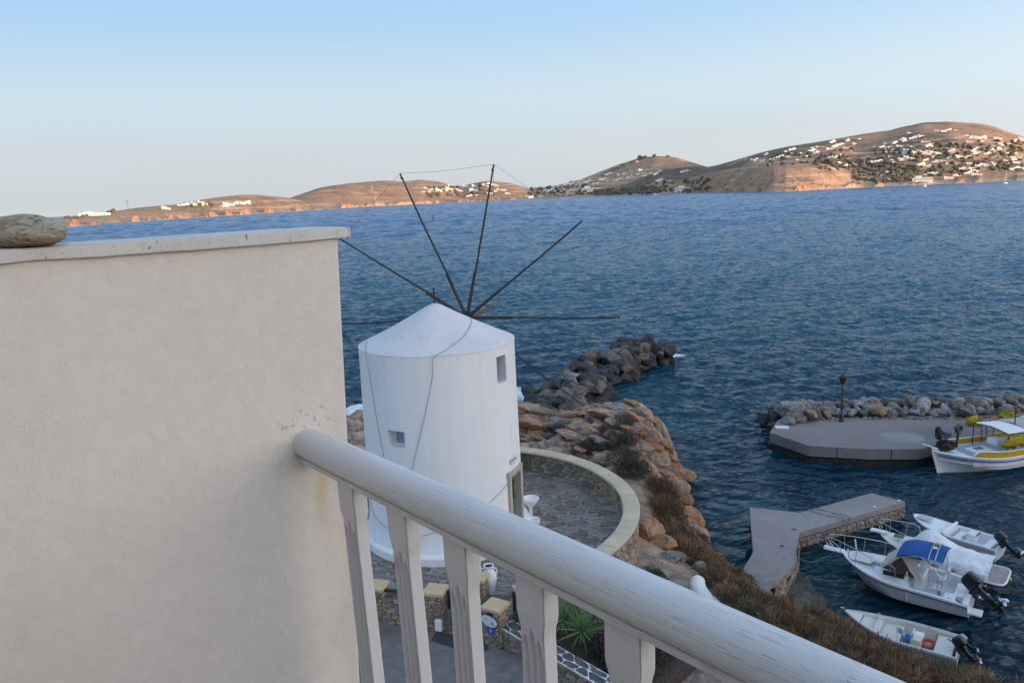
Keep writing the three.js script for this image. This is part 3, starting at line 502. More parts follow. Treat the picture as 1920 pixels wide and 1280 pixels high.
// ------------------------------------------------------------------ rubble masonry: Voronoi stones, each cut, bevelled and a mesh of its own
function voronoi(W, Hh, cw, ch, seed, jit = .85) {
  const r = mulberry(seed), nx = Math.max(1, Math.round(W / cw)), ny = Math.max(1, Math.round(Hh / ch)), S = [];
  for (let j = -1; j <= ny; j++) for (let i = -1; i <= nx; i++) S.push([(i + .5 + (r() - .5) * jit + (j % 2 ? .25 : -.25)) * W / nx, (j + .5 + (r() - .5) * jit * .8) * Hh / ny]);
  const out = [], ax = cw / ch;
  for (const [x, y] of S) {
    let P = [[0, 0], [W, 0], [W, Hh], [0, Hh]];
    if (x < -cw || y < -ch || x > W + cw || y > Hh + ch) continue;
    for (const [p, q] of S) {
      if ((p === x && q === y) || Math.abs(p - x) > 3.2 * cw || Math.abs(q - y) > 3.2 * ch) continue;
      const nxv = p - x, nyv = (q - y) * ax * ax, c = (nxv * (p + x) + nyv * (q + y)) / 2, Q = [];
      for (let i = 0; i < P.length; i++) {
        const A = P[i], Bp = P[(i + 1) % P.length], da = A[0] * nxv + A[1] * nyv - c, db = Bp[0] * nxv + Bp[1] * nyv - c;
        if (da <= 0) Q.push(A); if ((da < 0 && db > 0) || (da > 0 && db < 0)) { const t = da / (da - db); Q.push([A[0] + (Bp[0] - A[0]) * t, A[1] + (Bp[1] - A[1]) * t]); }
      }
      P = Q; if (P.length < 3) break;
    }
    if (P.length < 3) continue;
    const cx = P.reduce((s, a) => s + a[0], 0) / P.length, cy = P.reduce((s, a) => s + a[1], 0) / P.length;
    out.push({ x: cx, y: cy, poly: P.map(([a, b]) => [a - cx, b - cy]), k: r(), q: r() });
  }
  return out;
}
function stoneGeo(poly, gap, depth, bevel, wob) {                      // a stone lying in its xy plane, proud by depth along z
  let P = poly.filter((a, i) => { const b = poly[(i + 1) % poly.length]; return Math.hypot(a[0] - b[0], a[1] - b[1]) > .012; });
  if (P.length < 3) return null;
  const soft = []; P.forEach((a, i) => { const p = P[(i + P.length - 1) % P.length], n = P[(i + 1) % P.length]; soft.push([lerp(a[0], p[0], .24), lerp(a[1], p[1], .24)], [lerp(a[0], n[0], .24), lerp(a[1], n[1], .24)]); }); P = soft;
  const inset = d => P.map(([x, y]) => { const l = Math.hypot(x, y), k = Math.max(.3, (l - d) / l); return [x * k, y * k]; });
  const r0 = inset(gap), r1 = inset(gap + .003), r2 = inset(gap + bevel), n = P.length, pos = [];
  const z1 = depth - bevel, zt = (x, y) => depth + wob[0] * x + wob[1] * y;
  const tri = (a, b, c) => pos.push(...a, ...b, ...c);
  for (let i = 0; i < n; i++) {
    const j = (i + 1) % n, a = [...r0[i], 0], b = [...r0[j], 0], c = [...r1[j], z1], d = [...r1[i], z1], e = [...r2[j], zt(...r2[j])], f = [...r2[i], zt(...r2[i])];
    tri(a, b, c); tri(a, c, d); tri(d, c, e); tri(d, e, f); tri(f, e, [0, 0, zt(0, 0) + bevel * .25]);
  }
  const g = new THREE.BufferGeometry(); g.setAttribute('position', new THREE.Float32BufferAttribute(pos, 3)); g.computeVertexNormals();
  return boxUV(g);
}
function layStones(parent, list, place, mats, { gap = .012, depth = .03, bevel = .012, keep, name = 'stone' } = {}) {
  for (const s of list) {
    if (keep && !keep(s.x, s.y)) continue;
    const g = stoneGeo(s.poly, gap, depth * (.6 + .8 * s.q), Math.min(bevel, depth * .5), [(s.k - .5) * .06, (s.q - .5) * .06]); if (!g) continue;
    const o = part(name, g, mats[Math.floor(s.k * mats.length)], parent); o.matrixAutoUpdate = true;
    const { p, x, y } = place(s.x, s.y), z = x.clone().cross(y);
    o.position.copy(p); o.quaternion.setFromRotationMatrix(new THREE.Matrix4().makeBasis(x, y, z));
  }
}
const onDisc = (cx, cz, y, rot = 0) => (u, v) => { const c = Math.cos(rot), s = Math.sin(rot); return { p: V(cx + u * c + v * s, y, cz + u * s - v * c), x: V(c, 0, s), y: V(s, 0, -c) }; };

// ------------------------------------------------------------------ the windmill's paved terrace and its round parapet
{
  const [cx, cz] = MILL;
  const kerb = [[-12, -23.4], [-4.4, -21.5], [-2.57, -21.05], [-.8, -20.3], [.1, -20.25], [1, -20]], kerbZ = x => interp(kerb, x);
  const deck = struct('paved_terrace', prism(Array.from({ length: 96 }, (_, i) => { const a = i / 96 * 2 * Math.PI, x = cx + Math.sin(a) * 6.5, z = cz + Math.cos(a) * 6.5; return [x, x < .6 ? Math.min(z, kerbZ(x)) : z]; }), deckLevel - .8, deckLevel), mat([.33, .325, .32], .95, { ...B(T.rough, 1, 1, .02), map: rep(T.mottled, .5) }));
  layStones(deck, voronoi(13.2, 13.2, .68, .50, 12, .95), onDisc(-9.2, -20.05, deckLevel - .004), slateStones, {
    gap: .024, depth: .02, bevel: .006, name: 'flagstone',
    keep: (u, v) => { const x = -9.2 + u, z = -20.05 - v, r = Math.hypot(x - cx, z - cz), t = Math.atan2(x - cx, z - cz); return r < 6.36 && r > 2.85 && z < kerbZ(x) - .12; } });
  const par = thing('stone_parapet', 'round rubble stone parapet with a cream coping around the windmill terrace', 'wall');
  const ringPt = (t, r, y) => V(cx + Math.sin(t) * r, y, cz + Math.cos(t) * r), t0 = 21 * R, t1 = 200 * R;
  const topAt = t => lerp(4.84, 4.93, sstep(24 * R, 50 * R, t)) + .0;
  const ring = (r0, r1, y0, yTop) => { const q = [[r1, 0], [r1, 1], [r0, 1], [r0, 0], [r1, 0]]; return toCreasedNormals(grid(110, 4, (u, v) => { const t = lerp(t0, t1, u), k = q[Math.round(v * 4)]; return ringPt(t, k[0], k[1] ? topAt(t) + yTop : y0); }, (u, v) => [u * 20, v * 3]), .5); };
  part('wall_core', ring(6.43, 6.83, 2.2, 0), M.mortar, par);
  const copProf = []; for (let i = 0; i < 24; i++) { const a = i / 24 * 2 * Math.PI, c = Math.cos(a), s = Math.sin(a); copProf.push([6.63 + Math.sign(c) * Math.pow(Math.abs(c), .45) * .30, .065 + Math.sign(s) * Math.pow(Math.abs(s), .5) * .065]); }
  const segs = [21, 37, 54, 72, 91, 110, 129, 147, 166, 200];
  for (let i = 0; i + 1 < segs.length; i++) part('coping_block', grid(26, 24, (u, v) => { const t = lerp(segs[i] * R + .0012, segs[i + 1] * R - .0012, u), [r, y] = copProf[Math.round(v * 24) % 24]; return ringPt(t, r + .012 * (fbm(t * 9, 3, 3) - .5), topAt(t) + y + .01 * (fbm(t * 7, 8, 3) - .5)); }, (u, v) => [u * 2.2, v * 1.4]), M.coping, par);
  const arc = 6.43 * (150 - 21) * R;
  layStones(par, voronoi(arc, .76, .36, .2, 21), (u, v) => { const t = 150 * R - u / 6.43 + 0, y = deckLevel + .01 + v; return { p: ringPt(t, 6.432, y), x: V(-Math.cos(t), 0, Math.sin(t)), y: V(0, 1, 0) }; }, wallStones, { gap: .014, depth: .035, bevel: .014, keep: (u, v) => u < arc * .93 });
  const arc2 = 6.83 * 85 * R;
  layStones(par, voronoi(arc2, 1.95, .40, .21, 22), (u, v) => { const t = 21 * R + u / 6.83; return { p: ringPt(t, 6.828, 2.95 + v), x: V(Math.cos(t), 0, -Math.sin(t)), y: V(0, 1, 0) }; }, wallStones.slice(0, 6), { gap: .014, depth: .04, bevel: .016 });
}

// ------------------------------------------------------------------ the windmill
{
  const [cx, cz] = MILL, mill = thing('windmill', 'white round windmill with a conical plastered roof and bare sail spars by the sea', 'windmill', [cx, deckLevel, cz]);
  const P = (t, r, y) => V(Math.sin(t) * r, y, Math.cos(t) * r);        // y above the deck
  const rad = y => lerp(2.76, 2.69, clamp((y - 1) / 6)) ;
  const prof = [[0, -.2], [3.02, -.2], [3.02, .26], [2.99, .31], [2.95, .325], [2.90, .37], [2.84, .55], [2.79, .78], [2.765, 1.0], [rad(3), 3], [rad(5), 5], [2.70, 6.90], [2.708, 6.955], [0, 6.955]];
  let body = new Brush(lathe(prof, 160)); body.updateMatrixWorld();
  const ev = new Evaluator(); ev.useGroups = false;
  const cut = (t, y0, y1, w, depth) => { const g = new THREE.BoxGeometry(w, y1 - y0, depth * 2).translate(0, (y0 + y1) / 2, rad(y0) - .02).rotateY(t); const b = new Brush(g); b.updateMatrixWorld(); body = ev.evaluate(body, b, SUBTRACTION); body.updateMatrixWorld(); };
  const wl = -28.2 * R, wr = 56 * R, dr = 67 * R;
  cut(wl, 3.93, 4.50, .66, .42); cut(wr, 5.75, 6.66, .54, .5); cut(dr, .1, 2.42, .98, .34);
  const tower = body.geometry.clone(); tower.clearGroups?.();
  const tg = toCreasedNormals(tower, .45); { const p = tg.attributes.position, uv = new Float32Array(p.count * 2); for (let i = 0; i < p.count; i++) { uv[2 * i] = Math.atan2(p.getX(i), p.getZ(i)) * 2.7; uv[2 * i + 1] = p.getY(i); } tg.setAttribute('uv', new THREE.BufferAttribute(uv, 2)); }
  const towerM = mat([.82, .825, .83], .88, { ...B(T.rough, .3, .3, .010), map: rep(tex(512, (u, v) => { const k = .955 + .12 * (fbm(u * 6, v * 4, 5, 0, 201) - .5) + .07 * (fbm(u * 40, v * 3, 3, 0, 203) - .5); return [k, k, k * 1.0]; }), 1 / 6) });
  towerM.map.wrapS = towerM.map.wrapT = THREE.MirroredRepeatWrapping;
  part('tower', tg, towerM, mill);
  const roofM = mat([.68, .655, .65], .9, { ...B(T.rough, 4, 2, .014), map: tex(512, (u, v) => { const a = fbm(u * 12, v * 5, 4, 0, 211), sp = cells(u * 34, v * 10, 0, 213), s = sp[2] > .78 && sp[0] < .08 ? .62 : 1; const k = (.95 + .2 * (a - .5)) * s; return [k, k * (s < 1 ? .96 : .995), k * (s < 1 ? .92 : .995)]; }) });
  const roofY = r => 6.97 + 1.40 * (1 - r / 2.75) - .05 * Math.sin(r / 2.75 * Math.PI) + .0;
  const rp = []; for (let i = 0; i <= 20; i++) { const r = 2.715 * i / 20; rp.push([r, i === 0 ? 8.33 : roofY(r) + (i < 2 ? -.03 : 0)]); } rp.push([2.712, 6.958]);
  part('roof', lathe(rp.reverse(), 120), roofM, mill);
  part('finial', [rod(V(0, 8.2, 0), V(0, 8.86, 0), .035, .03), rod(V(-.13, 8.66, .03), V(.13, 8.66, -.03), .02), rod(V(0, 8.3, .0), V(.02, 8.5, .05), .05, .02)], M.darkWood, mill);
  // openings
  const wf = (t, y, z) => new THREE.Matrix4().makeRotationY(t).multiply(new THREE.Matrix4().makeTranslation(0, y, z));
  const curtainM = mat([.30, .36, .44], .9);
  { const m = wf(wl, 4.215, rad(4) - .39), w = part('window', [box(.66, .05, .05, 0, .26, 0), box(.66, .05, .05, 0, -.26, 0), box(.05, .5, .05, -.3, 0, 0), box(.05, .5, .05, .3, 0, 0)].map(g => g.applyMatrix4(m)), M.white, mill, 'small square window with a blue-grey slatted shutter');
    for (let i = 0; i < 5; i++) part('slat', box(.1, .48, .02 + .008 * (i % 2), -.24 + i * .12, 0, -.005).applyMatrix4(m), curtainM, w); }
  { const m = wf(wr, 6.2, rad(6) - .46), w = part('window', [box(.54, .05, .04, 0, .43, 0), box(.54, .05, .04, 0, -.43, 0), box(.05, .9, .04, -.24, 0, 0), box(.05, .9, .04, .24, 0, 0)].map(g => g.applyMatrix4(m)), M.darkWood, mill); part('pane', box(.46, .82, .01, 0, 0, -.01).applyMatrix4(m), M.darkGlass, w); }
  { const z = rad(1) + .015, st = mat([.55, .49, .41], .85, { ...B(T.rough, 1, 1, .02), map: rep(T.mottled, .6) }), d = part('door', box(.96, 2.3, .05, 0, 1.26, z - .31).applyMatrix4(wf(dr, 0, 0)), mat([.16, .19, .23], .6), mill), Z = g => g.applyMatrix4(wf(dr, 0, 0));
    part('door_frame', [Z(rbox(.17, 2.33, .36, .012, -.49, 1.27, z - .16)), Z(rbox(.17, 2.33, .36, .012, .49, 1.27, z - .16)), Z(rbox(1.2, .2, .36, .012, 0, 2.5, z - .155))], st, mill);
    part('pane', Z(box(.34, .8, .02, -.22, 1.72, z - .28)), M.darkGlass, d); part('pane', Z(box(.34, .8, .02, .22, 1.72, z - .28)), M.darkGlass, d);
    part('panel', Z(box(.34, .9, .03, -.22, .68, z - .28)), mat([.20, .23, .27], .6), d); part('panel', Z(box(.34, .9, .03, .22, .68, z - .28)), mat([.20, .23, .27], .6), d);
    part('jamb', Z(box(.05, 2.2, .1, -.385, 1.25, z - .25)), mat([.30, .34, .38], .6), d); part('handle', Z(rbox(.03, .12, .05, .01, .03, 1.1, z - .25)), M.iron, d);
    const cv = document.createElement('canvas'); cv.width = 256; cv.height = 96; const c = cv.getContext('2d'); c.fillStyle = '#d6d8dc'; c.fillRect(0, 0, 256, 96); c.strokeStyle = '#3a3d44'; c.lineWidth = 7; c.beginPath(); for (let i = 0; i <= 60; i++) { const x = 24 + i * 3.4, y = 44 + 17 * Math.sin(i * .95) * (.6 + .4 * Math.sin(i * .31)); i ? c.lineTo(x, y) : c.moveTo(x, y); } c.stroke(); c.beginPath(); c.moveTo(120, 78); c.lineTo(150, 76); c.stroke();
    const tx = new THREE.CanvasTexture(cv); tx.colorSpace = THREE.SRGBColorSpace;
    const pl = new THREE.CylinderGeometry(1, 1, .012, 40).rotateX(Math.PI / 2).scale(.30, .15, 1); { const p = pl.attributes.position, u = pl.attributes.uv; for (let i = 0; i < p.count; i++) u.setXY(i, .5 + p.getX(i) / .62, .5 + p.getY(i) / .32); }
    part('name_plate', pl.applyMatrix4(wf(65 * R, 2.92, rad(3) + .01)), mat([1, 1, 1], .7, { map: tx }), mill, 'oval plate with dark scrawled writing above the door'); }
  // axle, spars, bowsprit, stays
  const u = V(Math.sin(18 * R), 0, -Math.cos(18 * R)), lat = V(Math.cos(18 * R), 0, Math.sin(18 * R)), hub = V(.93, 7.30, -2.85), L = .0;
  part('axle', [rod(u.clone().multiplyScalar(1.4).add(V(0, 7.3, 0)), hub.clone().addScaledVector(u, .35), .15, .13, 12)], M.darkWood, mill);
  const tip = hub.clone().addScaledVector(u, 3.0); part('bowsprit', [rod(hub.clone().addScaledVector(u, .3), tip, .075, .05), rod(hub.clone().addScaledVector(u, .35).add(V(.07, -.06, 0)), hub.clone().addScaledVector(u, 2.0).add(V(.06, -.05, 0)), .05, .04)], mat([.10, .075, .06], .8), mill);
  const spars = [[.5, 5.92], [37.5, 5.82], [76.4, 5.85], [113.5, 6.05], [148.9, 6.1], [-176.9, 5.9], [-36.2, 5.6], [-72, 5.8], [-108, 5.8], [-143, 5.8]];
  const tips = spars.map(([a, l]) => hub.clone().addScaledVector(lat, Math.cos(a * R) * l).add(V(0, Math.sin(a * R) * l, 0)));
  const r = mulberry(6);
  tips.forEach((t, i) => {
    const mid = hub.clone().lerp(t, .31), bend = V((r() - .5) * .05, (r() - .5) * .06, 0), m2 = hub.clone().lerp(t, .65).add(bend);
    const s = part('sail_spar', [rod(hub, mid, .07, .055), rod(hub.clone().lerp(t, .22).add(V(.03, .03, .03)), m2, .042, .037), rod(m2, t, .037, .03), rod(t.clone().lerp(hub, .012), t.clone().lerp(hub, .04).addScaledVector(u, -.12), .03, .02)], M.darkWood, mill);
  });
  const ringOrder = [7, 6, 0, 1, 2, 3, 4, 5, 9, 8];
  ringOrder.forEach((k, i) => { const a = tips[k], b = tips[ringOrder[(i + 1) % 10]]; part('tip_wire', tube([a, a.clone().lerp(b, .5).add(V(0, -.06, 0)), b], .005, 10, 4), M.wire, mill); });
  for (const k of [1, 2, 3, 4]) part('stay_wire', rod(tips[k], tip, .0045, .0045, 4), M.wire, mill);
  // ropes over the roof and round the tower
  const ropeM = mat([.33, .31, .30], .95), onRoof = (t, rr) => P(t, rr, roofY(rr) + .022), yT = (t, y) => P(t, rad(y) + .022, y);
  part('rope', tube([hub.clone().add(V(-.05, 0, .4)), onRoof(135 * R, 1.6), onRoof(95 * R, 1.25), onRoof(55 * R, 1.5), onRoof(27 * R, 2.05), onRoof(8 * R, 2.6), P(2.6 * R, 2.77, 6.97), yT(1.5 * R, 6.4), yT(-6 * R, 5), yT(-16 * R, 3.4), yT(-22 * R, 2.2)], .010, 60, 5), ropeM, mill);
  part('rope', tube([onRoof(-80 * R, 2.4), onRoof(-64 * R, 2.55), P(-52 * R, 2.77, 6.97), yT(-50 * R, 6), yT(-44 * R, 4.4), yT(-39 * R, 3.3), yT(-33 * R, 2.3)], .009, 50, 5), ropeM, mill);
  part('rope', tube([yT(-70 * R, 2.2), yT(-62.5 * R, 1.35), yT(-50 * R, 1.12), yT(-37.6 * R, 1.02), yT(-15.5 * R, .98), yT(0, 1.17), yT(18 * R, 1.45), yT(33.9 * R, 1.8), yT(46 * R, 2.05), yT(56 * R, 2.26), P(67 * R, rad(2) + .06, 2.42), yT(80 * R, 2.6)], .010, 70, 5), ropeM, mill);
  // white pots by the door
  const pot = thing('flower_urn', 'white flared flower urn standing beside the windmill door', 'urn', [.42, deckLevel + .01, -27.0]);
  part('bowl', lathe([[0, .02], [.17, 0], [.17, .04], [.07, .1], [.06, .42], [.10, .52], [.22, .62], [.31, .80], [.33, .84], [.29, .84], [.24, .74], [0, .70]], 28), M.white, pot);
  const pot2 = thing('flower_pot', 'low white flower pot at the foot of the windmill door', 'pot', [.48, deckLevel + .01, -26.1]);
  part('bowl', lathe([[0, 0], [.16, 0], [.22, .18], [.25, .36], [.26, .4], [.22, .4], [.19, .3], [0, .3]], 24), M.white, pot2);
}

// ------------------------------------------------------------------ street side: gate pillars, walls, planter, road
{
  const dir = (a, b) => { const d = V(b[0] - a[0], 0, b[1] - a[1]); return [d.length(), d.normalize()]; };
  function pillar(x, z, base, top, turn, label, w = .46) {
    const p = thing('stone_pillar', label, 'pillar', [x, base, z], turn, null), h = top - base - .1;
    part('core', box(w, h, w, 0, h / 2, 0), M.mortar, p);
    part('cap', rbox(w + .14, .11, w + .14, .028, 0, h + .05, 0, 0, 3), M.capStone, p);
    const f = (o, x, z0) => (u, v) => ({ p: o.clone().addScaledVector(x, u).add(V(0, v, 0)), x, y: V(0, 1, 0) });
    layStones(p, voronoi(w, h, .27, .13, Math.round(x * 100) + 900), f(V(-w / 2, 0, w / 2 - .003), V(1, 0, 0)), wallStones, { depth: .03 });
    layStones(p, voronoi(w, h, .27, .13, Math.round(x * 100) + 950), f(V(w / 2 - .003, 0, w / 2), V(0, 0, -1)), wallStones, { depth: .03 });
    return p;
  }
  pillar(-4.37, -21.43, 3.55, 4.76, -.25, 'leftmost stone gate pillar with a yellow slab cap, half hidden by the first baluster');
  const p2 = pillar(-2.57, -21.0, 3.55, 4.76, -.28, 'stone gate pillar with yellow slab cap between the second and third balusters', .52);
  part('meter_box', rbox(.2, .34, .1, .01, .17, .25, .33), M.white, p2, 'small white box fixed low on the pillar');
  const p4 = pillar(-.80, -20.05, 3.55, 4.72, -.55, 'stone gate pillar carrying an oval plaque and a blue number plate', .50);
  { const cv = document.createElement('canvas'); cv.width = cv.height = 64; const c = cv.getContext('2d'); c.fillStyle = '#1c55b4'; c.fillRect(0, 0, 64, 64); c.fillStyle = '#dfe8f5'; c.font = 'bold 46px sans-serif'; c.textAlign = 'center'; c.textBaseline = 'middle'; c.fillText('3', 32, 34); const t = new THREE.CanvasTexture(cv); t.colorSpace = THREE.SRGBColorSpace;
    const g = new THREE.BoxGeometry(.19, .17, .015); part('number_plate', g.translate(.02, .53, .315), mat([1, 1, 1], .4, { map: t }), p4, 'blue square house number plate');
    const pq = part('plaque', new THREE.CylinderGeometry(1, 1, .03, 32).rotateX(Math.PI / 2).scale(.25, .155, 1).rotateZ(-.25).translate(-.02, .80, .31), mat([.62, .70, .76], .5), p4, 'pale blue oval plaque with two ochre flowers');
    part('flower', new THREE.CylinderGeometry(.055, .055, .012, 14).rotateX(Math.PI / 2).translate(.10, .765, .33), mat([.55, .36, .08], .6), pq); part('flower', new THREE.CylinderGeometry(.03, .03, .012, 12).rotateX(Math.PI / 2).translate(-.12, .85, .33), mat([.55, .38, .12], .6), pq);
    part('bracket', box(.2, .12, .05, .0, .98, .28), M.iron, p4); }
  pillar(-1.32, -21.25, 4.1, 5.0, -.4, 'inner stone pillar with yellow cap beside the white amphora', .42);
  const wallRun = (name, label, a, b, y0, y1, th, seed, extra) => {
    const [len, d] = dir(a, b), n = V(-d.z, 0, d.x), w = thing(name, label, 'wall'); const turn = Math.atan2(-d.z, d.x), mid = [(a[0] + b[0]) / 2, (a[1] + b[1]) / 2];
    part('wall_core', box(len, y1 - y0, th, 0, (y0 + y1) / 2, 0).rotateY(turn).translate(mid[0], 0, mid[1]), M.mortar, w);
    const o = V(a[0], y0, a[1]).addScaledVector(n, th / 2 - .004);
    layStones(w, voronoi(len, y1 - y0, .40, .17, seed), (u, v) => ({ p: o.clone().addScaledVector(d, u).add(V(0, v, 0)), x: d, y: V(0, 1, 0) }), wallStones, { depth: .035 });
    return { w, d, n, len };
  };
  const front = wallRun('street_wall', 'low rubble wall with an iron pipe rail between the two left gate pillars', [-4.2, -21.38], [-2.8, -21.04], 3.45, 4.42, .34, 31);
  part('pipe_rail', rod(V(-4.25, 4.6, -21.38), V(-2.75, 4.6, -21.02), .05), M.iron, front.w);
  wallRun('street_wall', 'low rubble wall running behind the first baluster to the left pillar', [-7.6, -22.3], [-4.6, -21.5], 3.45, 4.42, .34, 33);
  const gate = thing('iron_gate', 'black wrought iron gate standing open beside the middle pillar', 'gate', [-2.18, 3.6, -20.95], -1.25);
  part('post', rbox(.09, 1.12, .09, .01, 0, .56, 0), M.iron, gate);
  for (let i = 0; i < 6; i++) part('bar', rod(V(.14 + i * .13, .06, 0), V(.14 + i * .13, 1.0 - .02 * i, 0), .012, .012, 6), M.iron, gate);
  part('gate_rail', [rod(V(0, .1, 0), V(.85, .1, 0), .016), rod(V(0, .95, 0), V(.85, .86, 0), .016), ...[0, 1, 2].map(i => new THREE.TorusGeometry(.06, .009, 6, 16).translate(.22 + i * .26, .5, 0))], M.iron, gate);
  const step = struct('entrance_step', [prism([[-2.25, -21.0], [-1.0, -20.3], [-1.0, -21.6], [-2.0, -22.2]], 3.4, 3.85, .02)].map(g => g)[0], M.concrete);
  // the planter: low wall whose top is paved with white-jointed slabs
  const A = [-.55, -20.12], Bq = [2.75, -16.35];
  const pl = wallRun('planter_wall', 'low stone planter wall with white painted joints between grey slabs on top', [A[0], A[1]], Bq, 3.4, 4.06, .46, 35);
  part('painted_top', box(pl.len, .03, .5, 0, 4.075, 0).rotateY(Math.atan2(-pl.d.z, pl.d.x)).translate((A[0] + Bq[0]) / 2, 0, (A[1] + Bq[1]) / 2), mat([.72, .72, .72], .8), pl.w);
  { const o = V(A[0], 4.088, A[1]).addScaledVector(pl.n, .235), back = pl.n.clone().negate();
    layStones(pl.w, voronoi(pl.len, .47, .50, .24, 41, .75), (u, v) => ({ p: o.clone().addScaledVector(pl.d, u).addScaledVector(back, v), x: pl.d, y: back }), [[.19, .195, .19], [.24, .24, .23], [.16, .165, .165]].map(c => stoneMat(c, 1.5)), { gap: .017, depth: .014, bevel: .005, name: 'slab' }); }
  struct('planter_soil', prism([[-.4, -20.3], [2.85, -16.6], [4.6, -18.6], [3.4, -21.6], [1.4, -20.2], [0, -20.6]], 3.3, 3.92, .03), mat([.07, .05, .035], 1, { ...B(T.rough, 1, 1, .08) }));
  const amph = thing('amphora', 'white amphora vase with a dark mouth beside the inner pillar', 'vase', [-1.0, deckLevel + .01, -21.62]);
  part('body', lathe([[0, 0], [.10, 0], [.12, .06], [.19, .3], [.235, .52], [.22, .68], [.14, .80], [.11, .86], [.155, .93], [.165, .955], [.13, .955], [.09, .86], [0, .84]], 32), mat([.74, .75, .77], .7, B(T.rough, 1, 1, .02)), amph); part('mouth', new THREE.CircleGeometry(.125, 24).rotateX(-Math.PI / 2).translate(0, .93, 0), mat([.03, .03, .03], .9), amph);
  for (const s of [-1, 1]) part('handle', tube([V(s * .12, .86, 0), V(s * .22, .84, 0), V(s * .24, .72, 0), V(s * .2, .62, 0)], .02, 12, 6), M.white, amph);
  const road = struct('road', prism([[-16, -24.2], [-7.6, -22.15], [-2.6, -20.72], [-1.0, -19.95], [3, -15.8], [5, -12], [5, 12], [-16, 12]], 3.4, 3.585), M.asphalt);
  struct('road_patch', prism([[-2.6, -20.7], [-1.1, -20.0], [-1.0, -19.6], [-1.6, -19.5], [-2.7, -20.2]], 3.5, 3.589), mat([.055, .055, .06], .95, { map: rep(T.mottled, .8), ...B(T.fine, .4, .4, .01) }));
  const ew = thing('white_end_wall', 'rounded whitewashed end of a low wall on the slope below the rail', 'wall');
  const path = new THREE.CatmullRomCurve3([V(5.62, 0, -23.0), V(5.55, 0, -22.4), V(5.72, 0, -21.7), V(6.05, 0, -20.9), V(6.4, 0, -20)]);
  const wallSec = (w0, y0, y1) => grid(40, 14, (u, v) => { const p = path.getPoint(u), t = path.getTangent(u), n = V(-t.z, 0, t.x), a = v * Math.PI, end = Math.sqrt(clamp(u / .07)); return V(p.x - n.x * Math.cos(a) * w0 * end, lerp(y0, y1 - .35 * u, Math.pow(Math.sin(a), .35)) - (1 - end) * .12, p.z - n.z * Math.cos(a) * w0 * end); });
  part('coping', wallSec(.24, 3.35, 3.86), mat([.76, .75, .70], .85, B(T.rough, 1, 1, .02)), ew); part('wall_core', wallSec(.20, 2.4, 3.6), M.mortar, ew);
}

